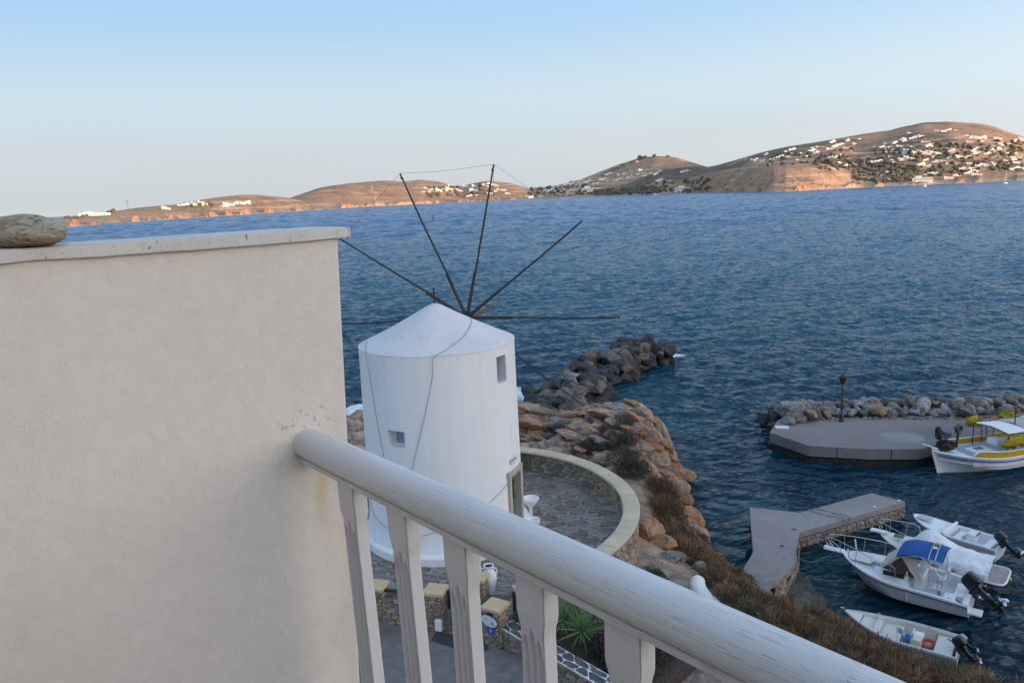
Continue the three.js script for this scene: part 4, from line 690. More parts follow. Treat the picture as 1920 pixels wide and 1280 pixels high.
// ------------------------------------------------------------------ harbour works
{
  const sideStones = (parent, a, b, y0, y1, seed, cw = .3, ch = .2, mats = wallStones) => { const d = V(b[0] - a[0], 0, b[1] - a[1]), len = d.length(); d.normalize(); const o = V(a[0], y0, a[1]); layStones(parent, voronoi(len, y1 - y0, cw, ch, seed), (u, v) => ({ p: o.clone().addScaledVector(d, u).add(V(0, v, 0)), x: d, y: V(0, 1, 0) }), mats, { gap: .012, depth: .06, bevel: .025 }); };
  const stain = mat([.045, .043, .036], .8, { ...B(T.rough, .6, .6, .04), map: rep(T.stone, .5) });
  const jetty = thing('jetty', 'bent concrete jetty with rubble stone sides beside the moored motor boats', 'jetty');
  const top = [[11.0, -34.8], [13.1, -33.95], [17.3, -35.8], [18.4, -34.65], [12.3, -31.85], [11.55, -30.2], [11.25, -29.3], [10.75, -28.5], [10.2, -27.6], [9.5, -26.75], [8.0, -26.2], [7.6, -27.4], [8.75, -28.35], [9.7, -30.1]];
  const slab = prism(top, .58, .9, .02); { const p = slab.attributes.position; for (let i = 0; i < p.count; i++) p.setY(i, p.getY(i) + .55 * sstep(-29.4, -26.4, p.getZ(i)) + .035 * Math.sin(p.getX(i) * .9) * (p.getY(i) > .8 ? 1 : 0)); }
  part('deck', slab, M.concrete, jetty);
  part('base', prism(top.map(([x, z]) => [x + (11.5 - x) * .025, z + (-31.5 - z) * .025]), -1.5, .58), stain, jetty);
  sideStones(jetty, [12.3, -31.86], [18.38, -34.63], .12, .57, 51); sideStones(jetty, [10.2, -27.58], [11.25, -29.28], .15, .75, 52); sideStones(jetty, [9.45, -26.7], [10.2, -27.58], .35, 1.2, 53); sideStones(jetty, [11.25, -29.28], [12.28, -31.84], .2, .57, 55, .4, .2, wallStones.slice(3, 7));
  for (const [x, z] of [[12.15, -32.05], [11.05, -30.5], [10.75, -29.4]]) part('mooring_ring', new THREE.TorusGeometry(.07, .016, 6, 16).rotateX(1.2).translate(x, .95, z), M.iron, jetty);
  part('painted_notch', rbox(.16, .02, .1, .008, 18.15, .905, -34.75), M.white, jetty); part('painted_notch', rbox(.14, .02, .09, .008, 16.7, .905, -34.15), M.white, jetty);
  part('tide_board', box(.62, .2, .03, 15.95, .44, -33.60, .43), mat([.42, .38, .34], .8), jetty);
  const low = thing('low_wall', 'narrow grey concrete wall leading down the slope to the jetty', 'wall');
  const lw = prism([[8.62, -27.0], [9.0, -26.95], [8.92, -25.2], [8.75, -23.6], [8.35, -23.6], [8.5, -25.2]], .6, 1.62, .03); part('wall_body', lw, mat([.24, .25, .25], .9, { ...B(T.rough, .5, .5, .03), map: rep(T.mottled, .3) }), low);
  const plat = thing('concrete_block', 'square concrete block at the lower end of the grey wall', 'block'); part('block', prism([[9.0, -24.3], [9.9, -24.6], [10.2, -23.6], [9.2, -23.2]], .3, 1.35, .03), M.concrete, plat);
  const rp = (pts, label, r = .016, group) => solo('mooring_rope', tube(pts, r, 30, 5), M.rope, label, 'rope', group);
  rp([V(13.55, .93, -34.1), V(14.2, .915, -33.4), V(14.75, .92, -32.96), V(14.8, .5, -32.85), V(15.2, .75, -31.9), V(15.5, 1.0, -31.3)], 'dark rope lying across the jetty deck to the covered boat', .022);
  rp([V(13.9, .93, -34.25), V(14.6, .915, -33.6), V(15.05, .92, -33.1), V(15.1, .55, -32.95), V(15.6, .8, -32.2)], 'second dark rope lying across the jetty deck, nearer its outer end', .022);
  rp([V(11.05, .95, -30.5), V(11.5, .55, -30.3), V(12.2, .35, -30.1), V(13.0, .95, -29.75)], 'slack mooring rope from the jetty corner to the blue canopy boat');
  rp([V(10.75, .95, -29.4), V(11.3, .4, -29.3), V(11.9, .12, -29.2), V(12.6, .04, -29.0)], 'mooring rope from the jetty dipping into the water below the first rope');
  rp([V(12.9, .45, -32.0), V(13.1, .5, -31.2), V(13.2, .95, -30.1)], 'taut rope from the stone face of the jetty to the bow');

  const pier = thing('pier', 'broad grey concrete pier with a chamfered end across the harbour', 'pier');
  const P = [[15.6, -45.6], [16.95, -42.85], [20, -41.85], [22.7, -41.5], [24, -42.1], [30, -43.4], [46, -46], [46, -51], [27, -49.2], [20, -49.4], [17, -48.2]];
  const panels = mat([.27, .24, .225], .92, { ...B(T.rough, .3, .3, .03), map: rep(tex(512, (u, v) => { const a = fbm(u * 4, v * 4, 6, 4, 221), b = fbm(u * 2 + 7, v * 2, 3, 2, 223); const cr = Math.exp(-Math.pow((fbm(u * 5 + 3, v * 5, 4, 0, 225) - .5) / .006, 2)) * sstep(.5, .6, b); const k = (.87 + .5 * (a - .5) + .55 * (b - .5)) * (1 - .35 * cr); return [k, k * .99, k]; }), .07) });
  part('deck', prism(P, .36, 1.0, .025), panels, pier);
  part('base', prism(P.map(([x, z]) => [x + (x < 17 ? .12 : 0), z - .12]), -1.5, .36), stain, pier);
  for (const [x, z, a] of [[16.4, -44.05, 1.11], [18.4, -42.38, .318], [21.2, -41.69, .129]]) part('joint', box(.03, .6, .05, x, .66, z - .0, a), stain, pier);
  part('kerb_block', rbox(.8, .12, .35, .03, 16.6, 1.06, -46.3, -.2), M.white, pier, 'white painted block near the pier end');
  part('stain_patch', new THREE.CylinderGeometry(1.3, 1.3, .004, 40).scale(1, 1, .8).translate(22.7, 1.003, -43.6), mat([.30, .29, .28], .9, { map: rep(T.mottled, .4) }), pier, 'pale round patch on the deck');
  const sack = solo('concrete_lump', rock(41, .5, .16, .25, 3, 9, .05), stoneMat([.25, .22, .22]), 'flat grey lump lying on the pier behind the fishing boat bow', 'stone'); sack.position.set(25.1, 1.1, -43.4);

  // boulders
  const r = mulberry(44), shapes = []; for (let i = 0; i < 9; i++) shapes.push(rock(500 + i, 1, .74, .85, 3, 15, .06));
  const bould = (parent, name, x, y, z, s, m) => { const o = part(name, shapes[Math.floor(r() * 9)], m, parent); o.position.set(x, y, z); o.scale.set(s * (.85 + .4 * r()), s * (.8 + .35 * r()), s * (.85 + .3 * r())); o.rotation.set((r() - .5) * .7, r() * 6.3, (r() - .5) * .7); return o; };
  const dk = [[.070, .074, .080], [.092, .094, .098], [.058, .062, .068], [.105, .097, .09], [.08, .08, .08]].map(c => stoneMat(c, .45)), tan = stoneMat([.26, .19, .125], .5), pale = stoneMat([.48, .46, .45], .5), gray = stoneMat([.24, .22, .20], .5);
  const bw = thing('breakwater', 'long breakwater of dark tumbled boulders running out behind the windmill', 'breakwater');
  const mid = new THREE.CatmullRomCurve3([V(2.2, 0, -49.5), V(3.0, 0, -54.5), V(5.0, 0, -60.5), V(8.0, 0, -66.2), V(10.8, 0, -70.2), V(13.4, 0, -73)]);
  for (let i = 0; i < 170; i++) { const t = (i + .5) / 170, p = mid.getPoint(t), q = mid.getTangent(t), side = (r() - .5) * (6.6 - 2.4 * t), s = .45 + .55 * r(); bould(bw, 'boulder', p.x - q.z * side, .1 + .35 * r() - Math.abs(side) * .09, p.z + q.x * side, s, dk[Math.floor(r() * 5)]); }
  for (let i = 0; i < 125; i++) { const t = .0 + .97 * i / 125, p = mid.getPoint(t), q = mid.getTangent(t), side = (r() - .5) * 4.2; bould(bw, 'boulder', p.x - q.z * side, 1.15 - .22 * Math.abs(side) + .45 * r() + (t > .82 ? .35 : 0), p.z + q.x * side, .5 + .5 * r(), r() < .12 ? tan : r() < .22 ? gray : dk[Math.floor(r() * 5)]); }
  const wb = bould(bw, 'boulder', 4.6, 1.75, -59.6, .5, pale); wb.scale.set(.75, .26, .5); wb.rotation.set(0, .4, .1);
  const rub = thing('rubble_breakwater', 'bank of mixed grey, white and ochre boulders along the back of the pier', 'breakwater');
  const bm = [[.40, .38, .36], [.33, .31, .30], [.46, .46, .47], [.40, .30, .20], [.26, .24, .23], [.36, .27, .23], [.52, .51, .50], [.22, .21, .205]].map(c => stoneMat(c, .8));
  const rl = new THREE.CatmullRomCurve3([V(17.5, 0, -47.7), V(18.7, 0, -48.7), V(20.9, 0, -48.6), V(24.8, 0, -48.2), V(28.5, 0, -47.6), V(33, 0, -47.8), V(44, 0, -49.4)]);
  for (let i = 0; i < 210; i++) { const t = (i + r()) / 210, p = rl.getPoint(t), row = i % 3, s = (.26 + .40 * r() * r() + .05) * (t < .2 ? 1.1 : 1); bould(rub, 'boulder', p.x + (r() - .5) * .4, [1.1, 1.35, .9][row] + .25 * r() + s * .2, p.z + [.35, -.55, -1.4][row] + (r() - .5) * .7, s, bm[Math.floor(r() * 8)]); }
  for (let i = 0; i < 60; i++) { const t = r(), p = rl.getPoint(t); bould(rub, 'boulder', p.x, 1.02, p.z + .9 + .3 * r(), .12 + .12 * r(), bm[Math.floor(r() * 8)]); }
  for (let i = 0; i < 30; i++) { const t = r(), p = rl.getPoint(t); bould(rub, 'boulder', p.x - .5, .2 + .3 * r(), p.z - 2.0 - r(), .6 + .3 * r(), dk[Math.floor(r() * 5)]); }
  for (let i = 0; i < 6; i++) bould(rub, 'boulder', 16.7 + r() * .7, .35 + .3 * r(), -47.6 - r() * 1.0, .3 + .2 * r(), dk[Math.floor(r() * 5)]);
  const bigW = bould(rub, 'boulder', 18.3, 1.75, -48.2, .8, bm[6]); bigW.scale.set(.8, .62, .6); const bigT = bould(rub, 'boulder', 18.9, 1.35, -47.6, .65, bm[3]); bigT.scale.set(.75, .5, .5);

  const lamp = thing('street_lamp', 'black cast iron lantern lamp post standing on the pier', 'street lamp', [20.7, 1.0, -47.2]);
  part('base', lathe([[0, 0], [.17, 0], [.17, .06], [.12, .1], [.115, .34], [.075, .42], [.06, .55], [0, .55]], 16), M.iron, lamp);
  part('post', lathe([[0, .5], [.055, .5], [.05, 1.4], [.07, 1.43], [.045, 1.48], [.038, 2.3], [.06, 2.34], [.03, 2.4], [.05, 2.46], [0, 2.46]], 14), M.iron, lamp);
  const head = part('lantern', [lathe([[0, 2.44], [.10, 2.46], [.12, 2.5], [0, 2.5]], 6), lathe([[0, 2.86], [.26, 2.84], [.24, 2.9], [.10, 3.02], [.07, 3.04], [.05, 3.1], [.02, 3.17], [0, 3.2]], 6), ...[0, 1, 2, 3, 4, 5].map(i => { const a = i / 6 * 2 * Math.PI; return rod(V(Math.sin(a) * .11, 2.48, Math.cos(a) * .11), V(Math.sin(a) * .22, 2.86, Math.cos(a) * .22), .014, .014, 5); })], M.iron, lamp);
  part('pane', lathe([[.10, 2.5], [.205, 2.85]], 6), mat([.03, .03, .035], .2), head);

  // spray and foam where the swell meets the stones
  const foamG = rock(61, 1, .5, 1, 2, 4, .5), pts = [];
  const spray = (x, z, w, d, n, hgt) => { for (let i = 0; i < n; i++) { const a = r() * 6.283, q = Math.pow(r(), .6); pts.push([x + Math.cos(a) * q * w, .10 + hgt * Math.pow(1 - q, 1.5) * r(), z + Math.sin(a) * q * d, (.02 + .13 * r() * r() * (1.15 - q))]); } };
  spray(-.2, -57.2, 1.3, 2.6, 9000, 1.5); spray(.2, -60.5, 1.6, 3.0, 1500, .15); spray(-12.2, -56.2, 1.6, 4.0, 3200, .5); spray(-12.8, -51, 2.0, 3, 1800, .6); spray(15.2, -73.2, 1.6, .8, 260, .06); 
  const im = new THREE.InstancedMesh(foamG, mat([.78, .82, .86], .9), pts.length), mx = new THREE.Matrix4(), qt = new THREE.Quaternion();
  pts.forEach(([x, y, z, s], i) => { mx.compose(V(x, y, z), qt.setFromAxisAngle(V(0, 1, 0), i), V(s * 1.6, s * .7, s * 1.2)); im.setMatrixAt(i, mx); });
  im.name = 'sea_foam'; scene.add(im); tag(im, 'white spray and foam where waves break on the boulders', 'foam', null, 'stuff');
}

// ------------------------------------------------------------------ boats: hulls lofted from stations, bow towards +x
function hull({ L, Bm, tm = .45, stern = .92, p = 2.1, q = .75, rake = .5, sheer = [.55, .5, .85], chine = .8, yc = .08, keel = -.3, n = 44, fore = .86, sole = .12, wall = .07, cock = [0.02, .72], rim = .035 }) {
  const b = t => Bm / 2 * (t > tm ? Math.pow(Math.max(0, 1 - Math.pow((t - tm) / (1 - tm), p)), q) : 1 - (1 - stern) * Math.pow(1 - t / tm, 2));
  const s = t => t < .5 ? lerp(sheer[0], sheer[1], Math.sin(t * Math.PI)) : lerp(sheer[1], sheer[2], Math.pow((t - .5) / .5, 1.8));
  const kl = t => keel + (sheer[2] - keel) * Math.pow(clamp((t - .72) / .28), 2.6) * fore, ch = t => lerp(yc, sheer[2] * .8, Math.pow(clamp((t - .5) / .5), 2.2));
  const X = (t, y) => L * t - rake * t * t * clamp((s(t) - y) / (s(1) - keel));
  const sec = t => { const B0 = b(t), c = B0 * lerp(chine, .45, Math.pow(clamp((t - .55) / .45), 1.5)), S = s(t), C = Math.min(ch(t), S - .02), K = Math.min(kl(t), C - .01); return [[B0, S], [B0 + .012, S - .05], [B0 * .995, S - .07], [lerp(B0, c, .45), lerp(S, C, .55)], [c, C], [c * .5, lerp(C, K, .6)], [0, K]]; };
  const full = t => { const a = sec(t); return [...a.map(([z, y]) => [X(t, y), y, z]), ...a.slice(0, -1).reverse().map(([z, y]) => [X(t, y), y, -z])]; };
  const N = 13, outer = grid(n, N - 1, (u, v) => V(...full(1 - Math.pow(1 - u, 1.35))[Math.round(v * (N - 1))]), (u, v) => [u * L, v * 2]);
  const tr = full(0), shape = new THREE.Shape(tr.map(a => new THREE.Vector2(a[2], a[1]))), transom = boxUV(new THREE.ExtrudeGeometry(shape, { depth: .04, bevelEnabled: false })).rotateY(-Math.PI / 2).translate(.04, 0, 0);
  const rimT = [0, 1].flatMap(k => [tube(Array.from({ length: 22 }, (_, i) => { const t = i / 21 * .995; return V(X(t, s(t)), s(t), (k ? 1 : -1) * Math.max(.01, b(t) - rim * .6)); }), rim, 60, 7)]);
  // decked ends and the open well between cock[0] and cock[1]
  const ti = (a, c, f) => grid(24, 10, (u, v) => { const t = lerp(a, c, u), w = (v * 2 - 1); return f(t, w); }, (u, v) => [u * L, v * Bm]);
  const deck = ti(cock[1], .992, (t, w) => V(X(t, s(t)), s(t) + .05 * (1 - w * w) * b(t) / Bm, w * (b(t) - .01)));
  const well = grid(30, 7, (u, v) => { const t = lerp(cock[0], cock[1], u), k = Math.round(v * 7), bi = Math.max(.03, b(t) - wall), fl = Math.max(sole, Math.min(s(t) - .1, ch(t) * .9)); const P = [[b(t), s(t)], [bi, s(t) + .005], [bi - .03, lerp(s(t), fl, .9)], [bi - .05, fl]]; const [z, y] = k < 4 ? P[k] : P[7 - k].map((e, i) => i ? e : -e); return V(X(t, s(t)), y, z); }, (u, v) => [u * L, v * 2]);
  const bulk = t => { const bi = b(t) - .02; return box(.03, s(t) - sole, bi * 2, X(t, s(t)), (s(t) + sole) / 2, 0); };
  return { outer: toCreasedNormals(outer, .5), transom, rim: rimT, deck, well: toCreasedNormals(well, .6), bulk, b, s, X };
}
function outboard(parent, sz, tilt, x, y, z, cowl, extra) {            // powerhead, leg, gearcase, propeller, tilted clear of the water
  const Mx = new THREE.Matrix4().makeTranslation(x, y, z).multiply(new THREE.Matrix4().makeRotationZ(-tilt)).multiply(new THREE.Matrix4().makeScale(sz, sz, sz)), A = g => g.applyMatrix4(Mx);
  const cw = new RoundedBoxGeometry(.62, .56, .42, 5, .13); { const p = cw.attributes.position; for (let i = 0; i < p.count; i++) { const k = p.getY(i) > 0 ? 1 - .18 * p.getY(i) / .28 : 1; p.setX(i, p.getX(i) * k - .04); p.setZ(i, p.getZ(i) * k); } cw.computeVertexNormals(); }
  const eng = part('outboard_motor', A(boxUV(cw.translate(-.30, .42, 0))), cowl, parent, extra);
  part('leg', [A(rbox(.36, .2, .30, .06, -.27, .08, 0)), A(rbox(.24, .62, .15, .05, -.26, -.28, 0)), A(rbox(.5, .035, .24, .015, -.34, -.56, 0)), A(rbox(.2, .26, .09, .04, -.26, -.66, 0)), A(lathe([[0, -.3], [.05, -.27], [.075, -.1], [.075, .16], [.05, .26], [0, .26]], 14).rotateZ(Math.PI / 2).translate(-.3, -.80, 0)), A(rbox(.2, .2, .02, .008, -.24, -.94, 0))], M.blackPaint, eng);
  part('bracket', [A(rbox(.16, .34, .26, .03, -.02, .02, 0))], M.iron, eng);
  const blades = []; for (let i = 0; i < 3; i++) blades.push(A(new THREE.SphereGeometry(1, 12, 8).scale(.022, .12, .075).rotateY(.5).translate(0, .12, 0).rotateX(i * 2.094).translate(-.6, -.80, 0)));
  part('propeller', [...blades, A(lathe([[0, -.08], [.05, -.06], [.055, .08], [0, .1]], 12).rotateZ(Math.PI / 2).translate(-.6, -.80, 0))], M.steel, eng);
  return eng;
}
const fender = (parent, x, y, z, m2) => { const f = part('fender', lathe([[0, -.28], [.07, -.25], [.09, -.18], [.09, .16], [.06, .22], [.025, .25], [.025, .3], [0, .3]], 14).translate(x, y, z), M.gel, parent); part('lanyard', rod(V(x, y + .28, z), V(x, y + .6, z * .94), .008), M.rope, f); if (m2) part('fender_sleeve', lathe([[.093, -.24], [.096, -.02]], 14).translate(x, y, z), m2, f); };
const rail = (pts, r = .015, n = 40) => tube(pts, r, n, 7);
const sternHead = (s, b) => [Math.hypot(b[0] - s[0], b[1] - s[1]), Math.atan2(-(b[1] - s[1]), b[0] - s[0])];
const navy = mat([.02, .03, .07], .5), canvasBlue = mat([.006, .075, .27], .85, B(T.fine, 2, 2, .004)), canvasTan = mat([.50, .44, .37], .9, B(T.rough, 1, 1, .03));

{ // A: cabin boat with the blue canopy
  const [, turn] = sternHead([16.85, -26.45], [12.74, -29.76]);
  const t = thing('cabin_boat', 'white cabin motor boat with a bright blue canopy and a big black outboard', 'boat', [16.78, .02, -26.5], turn); t.scale.x = .92;
  const h = hull({ L: 5.05, Bm: 2.4, tm: .42, stern: .95, p: 2.2, q: .7, rake: .75, sheer: [.66, .78, 1.08], keel: -.35, yc: .12, sole: .24, wall: .16, cock: [.075, .43], rim: .03 });
  part('hull', [h.outer, h.transom, h.bulk(.43)], mat([.76, .76, .77], .3), t); part('deck', [h.deck, h.well], M.gel, t); part('gunwale', h.rim, M.gel, t);
  part('rub_stripe', [1, -1].map(k => tube(Array.from({ length: 24 }, (_, i) => { const q = .002 + i / 23 * .985; return V(h.X(q, h.s(q) - .09), h.s(q) - .085, k * (h.b(q) + .012)); }), .017, 60, 5)), navy, t);
  part('swim_step', [rbox(.55, .08, .5, .03, -.2, .30, .72), rbox(.55, .08, .5, .03, -.2, .30, -.72), rbox(.2, .36, 2.0, .05, .14, .50, 0)], M.gel, t);
  part('anchor_pulpit', [rbox(.85, .07, .34, .03, 5.42, 1.10, 0), rbox(.2, .1, .2, .03, 5.75, 1.13, 0)], M.gel, t);
  part('foredeck_well', rbox(.85, .03, .8, .01, 4.2, 1.045, 0), M.gelCream, t); part('deck_hatch', rbox(.5, .05, .5, .02, 3.55, 1.10, 0), M.gel, t);
  const cab = grid(20, 12, (u, v) => { const x = lerp(2.25, 3.75, u), w = v * 2 - 1, k = Math.pow(1 - Math.pow(Math.abs(w), 4), .5), hh = lerp(.46, .10, Math.pow(u, 1.3)); return V(x, h.s(x / 5.35) - .02 + hh * k, w * lerp(.86, .62, u)); });
  const cabin = part('cabin', [cab, box(.04, .62, 1.66, 2.27, .95, 0)], M.gel, t);
  for (const k of [1, -1]) { part('cabin_window', rbox(.80, .17, .02, .01, 0, 0, 0).rotateY(-k * .14).rotateX(k * -.35).translate(2.78, 1.03, k * .80), M.darkGlass, cabin); }
  // windscreen under a tan cover, dark side lights
  const cov = new THREE.BufferGeometry(), cp = []; const q = (a, b, c, d) => cp.push(...a, ...b, ...c, ...a, ...c, ...d), S = (x, y, z) => [x, y, z];
  q(S(3.35, 1.16, .66), S(3.35, 1.16, -.66), S(2.62, 1.80, -.58), S(2.62, 1.80, .58)); q(S(2.62, 1.80, .58), S(2.62, 1.80, -.58), S(1.95, 1.74, -.62), S(1.95, 1.74, .62));
  for (const k of [1, -1]) { q(S(2.62, 1.80, k * .58), S(1.95, 1.74, k * .62), S(1.72, .98, k * .88), S(2.02, 1.2, k * .84)); q(S(3.35, 1.16, k * .66), S(2.62, 1.80, k * .58), S(2.56, 1.73, k * .62), S(3.2, 1.18, k * .70)); }
  cov.setAttribute('position', new THREE.Float32BufferAttribute(cp, 3)); cov.computeVertexNormals(); part('windscreen_cover', boxUV(cov), canvasTan, t);
  for (const k of [1, -1]) { const g = new THREE.BufferGeometry(); g.setAttribute('position', new THREE.Float32BufferAttribute([3.25, 1.14, k * .68, 2.58, 1.74, k * .60, 1.98, 1.10, k * .84], 3)); g.computeVertexNormals(); part('side_windscreen', boxUV(g), mat([.06, .045, .035], .25), t); }
  // bimini
  const top = grid(22, 14, (u, v) => { const x = lerp(2.72, .98, u), w = v * 2 - 1; return V(x, 2.06 - .18 * Math.pow(Math.max(0, 1 - u * 2.8), 2) - .09 * Math.pow(Math.abs(w), 3) - .05 * Math.pow(u, 6), w * .80); });
  const under = top.clone().translate(0, -.025, 0); const bim = part('bimini_top', [top, under], canvasBlue, t, 'bright blue canvas canopy');
  part('hem', [rail([V(2.72, 1.86, -.8), V(2.74, 1.98, 0), V(2.72, 1.86, .8)], .012), ...[1, -1].map(k => rail([V(2.72, 1.72, k * .8), V(2.1, 1.95, k * .8), V(1.4, 1.965, k * .8), V(.98, 1.92, k * .8)], .012)), rail([V(.98, 1.92, -.8), V(.97, 2.05, 0), V(.98, 1.92, .8)], .014), ...[1.28, 1.52].map(x => rail([V(x, 1.98, -.82), V(x, 2.135, -.4), V(x, 2.14, .4), V(x, 1.98, .82)], .016))], M.steel, bim);
  part('radio_box', rbox(.14, .09, .2, .02, 1.4, 2.17, .25), mat([.45, .2, .06], .6), bim); part('antenna_base', rbox(.16, .06, .14, .02, 1.42, 2.17, -.1), M.gel, bim);
  part('canopy_frame', [1, -1].flatMap(k => [rail([V(1.45, .84, k * .93), V(1.45, 1.5, k * .88), V(1.5, 1.97, k * .78)], .018), rail([V(1.15, .80, k * .94), V(1.12, 1.45, k * .90), V(1.28, 1.7, k * .84), V(1.3, 1.98, k * .78)], .018), rail([V(2.9, 1.10, k * .80), V(2.86, 1.5, k * .82), V(2.66, 1.75, k * .80)], .018), rod(V(1.13, 1.2, k * .92), V(1.45, 1.2, k * .9), .013), rod(V(1.13, 1.5, k * .89), V(1.45, 1.5, k * .88), .013)]), M.steel, t);
  // bow rails
  const br = k => [V(2.7, h.s(.52) + .02, k * .93), V(2.75, 1.36, k * .93), V(3.6, 1.50, k * .86), V(4.6, 1.62, k * .52), V(5.35, 1.66, k * .24), V(5.72, 1.62, k * .16), V(5.74, 1.45, k * .15), V(5.5, 1.16, k * .14)];
  part('bow_rail', [1, -1].flatMap(k => [rail(br(k), .015, 60), rod(V(3.55, .98, k * .88), V(3.5, 1.49, k * .87), .012), rod(V(4.35, 1.04, k * .62), V(4.3, 1.58, k * .64), .012), rod(V(5.05, 1.10, k * .27), V(5.1, 1.65, k * .32), .012), rod(V(5.2, 1.1, k * .2), V(5.62, 1.4, k * .155), .012)]), M.steel, t);
  for (const k of [.5, -.5]) part('stowed_fender', rod(V(4.62, 1.1, k), V(4.7, 1.5, k * 1.04), .035), M.gel, t);
  for (const z of [.38, -.38]) { const s = part('helm_seat', [rbox(.42, .10, .44, .04, 1.15, .74, z), rbox(.10, .5, .44, .04, .95, 1.0, z)], M.gel, t); part('pedestal', rod(V(1.15, .24, z), V(1.15, .72, z), .06), M.steel, s); part('grab_rail', rail([V(.9, .85, z - .2), V(.88, 1.28, z - .18), V(.88, 1.28, z + .18), V(.9, .85, z + .2)], .012, 20), M.steel, s); }
  part('console', rbox(.35, .55, 1.3, .05, 1.85, .85, 0), M.gel, t); part('locker', rbox(.45, .42, .5, .04, .72, .45, -.62), M.gel, t); part('vent_panel', rbox(.02, .22, .26, .005, .95, .46, -.62), M.blackPaint, t);
  part('stern_bench', rbox(.42, .38, 1.1, .05, .42, .46, .1), M.gel, t); for (const x of [.9, 1.2]) part('rod_holder', box(.06, .3, .02, x - .5, .52, -.87), mat([.12, .07, .06], .6), t);
  part('cleat', [rbox(.14, .03, .03, .01, .3, .70, .9), rbox(.14, .03, .03, .01, .3, .70, -.9), rbox(.14, .03, .03, .01, 4.8, 1.08, .25)], M.steel, t);
  const e = outboard(t, 1.02, .95, -.05, .62, 0, mat([.02, .016, .018], .22), 'large black outboard motor tilted up');
  part('trim_fin', [rbox(.34, .03, .22, .012, -1.05, .52, .35, .5)], M.white, e);
  fender(t, 2.0, .42, 1.09); fender(t, .42, .30, 1.10, navy);
  const cv = document.createElement('canvas'); cv.width = 256; cv.height = 64; const c = cv.getContext('2d'); c.fillStyle = '#bfc1c6'; c.fillRect(0, 0, 256, 64); c.fillStyle = '#20222a'; c.font = 'italic 44px serif'; c.fillText('Olympic', 26, 46); const tx = new THREE.CanvasTexture(cv); tx.colorSpace = THREE.SRGBColorSpace;
  part('hull_lettering', new THREE.PlaneGeometry(.62, .15).rotateX(-.12).rotateY(.02).translate(.95, .52, 1.065), mat([.92, .92, .92], .4, { map: tx }), t);
}
{ // B: boat under a white cover
  const [, turn] = sternHead([18.75, -28.37], [15.31, -31.33]);
  const t = thing('covered_boat', 'white motor boat wrapped under a crumpled white tarpaulin with a navy stern', 'boat', [18.62, .02, -28.48], turn); t.scale.x = .92;
  const h = hull({ L: 4.5, Bm: 1.95, tm: .42, stern: .93, rake: .8, sheer: [.62, .7, 1.05], keel: -.3, yc: .1, sole: .3, cock: [.05, .3], rim: .028 });
  part('hull', [h.outer, h.transom], mat([.74, .75, .76], .3), t); part('deck', [h.deck, h.well], mat([.70, .68, .58], .45), t); part('gunwale', h.rim, M.gel, t);
  part('navy_band', [1, -1].map(k => tube(Array.from({ length: 20 }, (_, i) => { const q = i / 19 * .97; return V(h.X(q, h.s(q) - .14), h.s(q) - .13, k * (h.b(q) - .005)); }), .05, 50, 5)), navy, t);
  const cov = grid(70, 40, (u, v) => { const x = lerp(-.12, 3.35, u), w = v * 2 - 1, q = clamp(x / 4.5), bb = h.b(q) + .05, a = Math.abs(w); const ridge = .30 + .62 * Math.exp(-Math.pow((x - 2.35) / .72, 2)) + .1 * Math.exp(-Math.pow((x - 1.1) / .5, 2)); const fold = .10 * (fbm(x * 2.2 + w * 1.4, w * 2.6, 3, 0, 231) - .5) * 2 + .05 * Math.sin(w * 9 + x * 3.5) * Math.exp(-Math.pow((x - .7) / .8, 2)); const drop = a > .88 ? (a - .88) / .12 : 0; return V(x, h.s(q) + ridge * Math.pow(Math.max(0, 1 - Math.pow(a, 1.5)), .8) * (1 - Math.pow(clamp((x - 2.6) / .8), 1.6)) + fold * (1 - drop) - drop * .16, w * bb * (1 + .015 * Math.sin(x * 9))); }, (u, v) => [u * 3, v * 2]);
  part('tarpaulin', cov, mat([.70, .71, .73], .5, B(T.rough, .7, .7, .012)), t, 'crumpled white tarpaulin over the cockpit');
  part('swim_platform', rbox(.75, .06, 1.6, .03, -.32, .34, 0), mat([.34, .30, .28], .7), t); part('platform_edge', tube([V(.05, .36, -.86), V(-.62, .36, -.78), V(-.72, .36, 0), V(-.62, .36, .78), V(.05, .36, .86)], .045, 40, 7), M.gel, t); part('platform_band', tube([V(.05, .28, -.84), V(-.6, .28, -.75), V(-.69, .28, 0), V(-.6, .28, .75), V(.05, .28, .84)], .035, 40, 7), navy, t);
  part('boarding_rail', rail([V(-.6, .38, -.7), V(-.55, .7, -.7), V(0, .72, -.74)], .014, 20), M.steel, t); part('boarding_rail', rail([V(-.5, .4, .4), V(-.3, .5, .4), V(-.1, .42, .4)], .012, 12), M.steel, t);
  part('anchor_pulpit', rbox(.75, .1, .3, .045, 4.5, 1.07, 0), M.gel, t); part('deck_hatch', rbox(.42, .03, .34, .01, 3.62, 1.06, 0), M.darkGlass, t);
  part('bow_rail', [1, -1].flatMap(k => [rail([V(2.9, .95, k * .72), V(3.0, 1.36, k * .72), V(3.8, 1.52, k * .46), V(4.5, 1.55, k * .16), V(4.4, 1.2, k * .12)], .014), rod(V(3.5, .98, k * .55), V(3.45, 1.45, k * .58), .012), rod(V(4.1, 1.05, k * .25), V(4.1, 1.55, k * .33), .012)]), M.steel, t);
  const f = part('float', new THREE.SphereGeometry(.09, 14, 10).translate(-.7, .1, .5), mat([.6, .5, .04], .6), t, 'small yellow float under the stern');
}
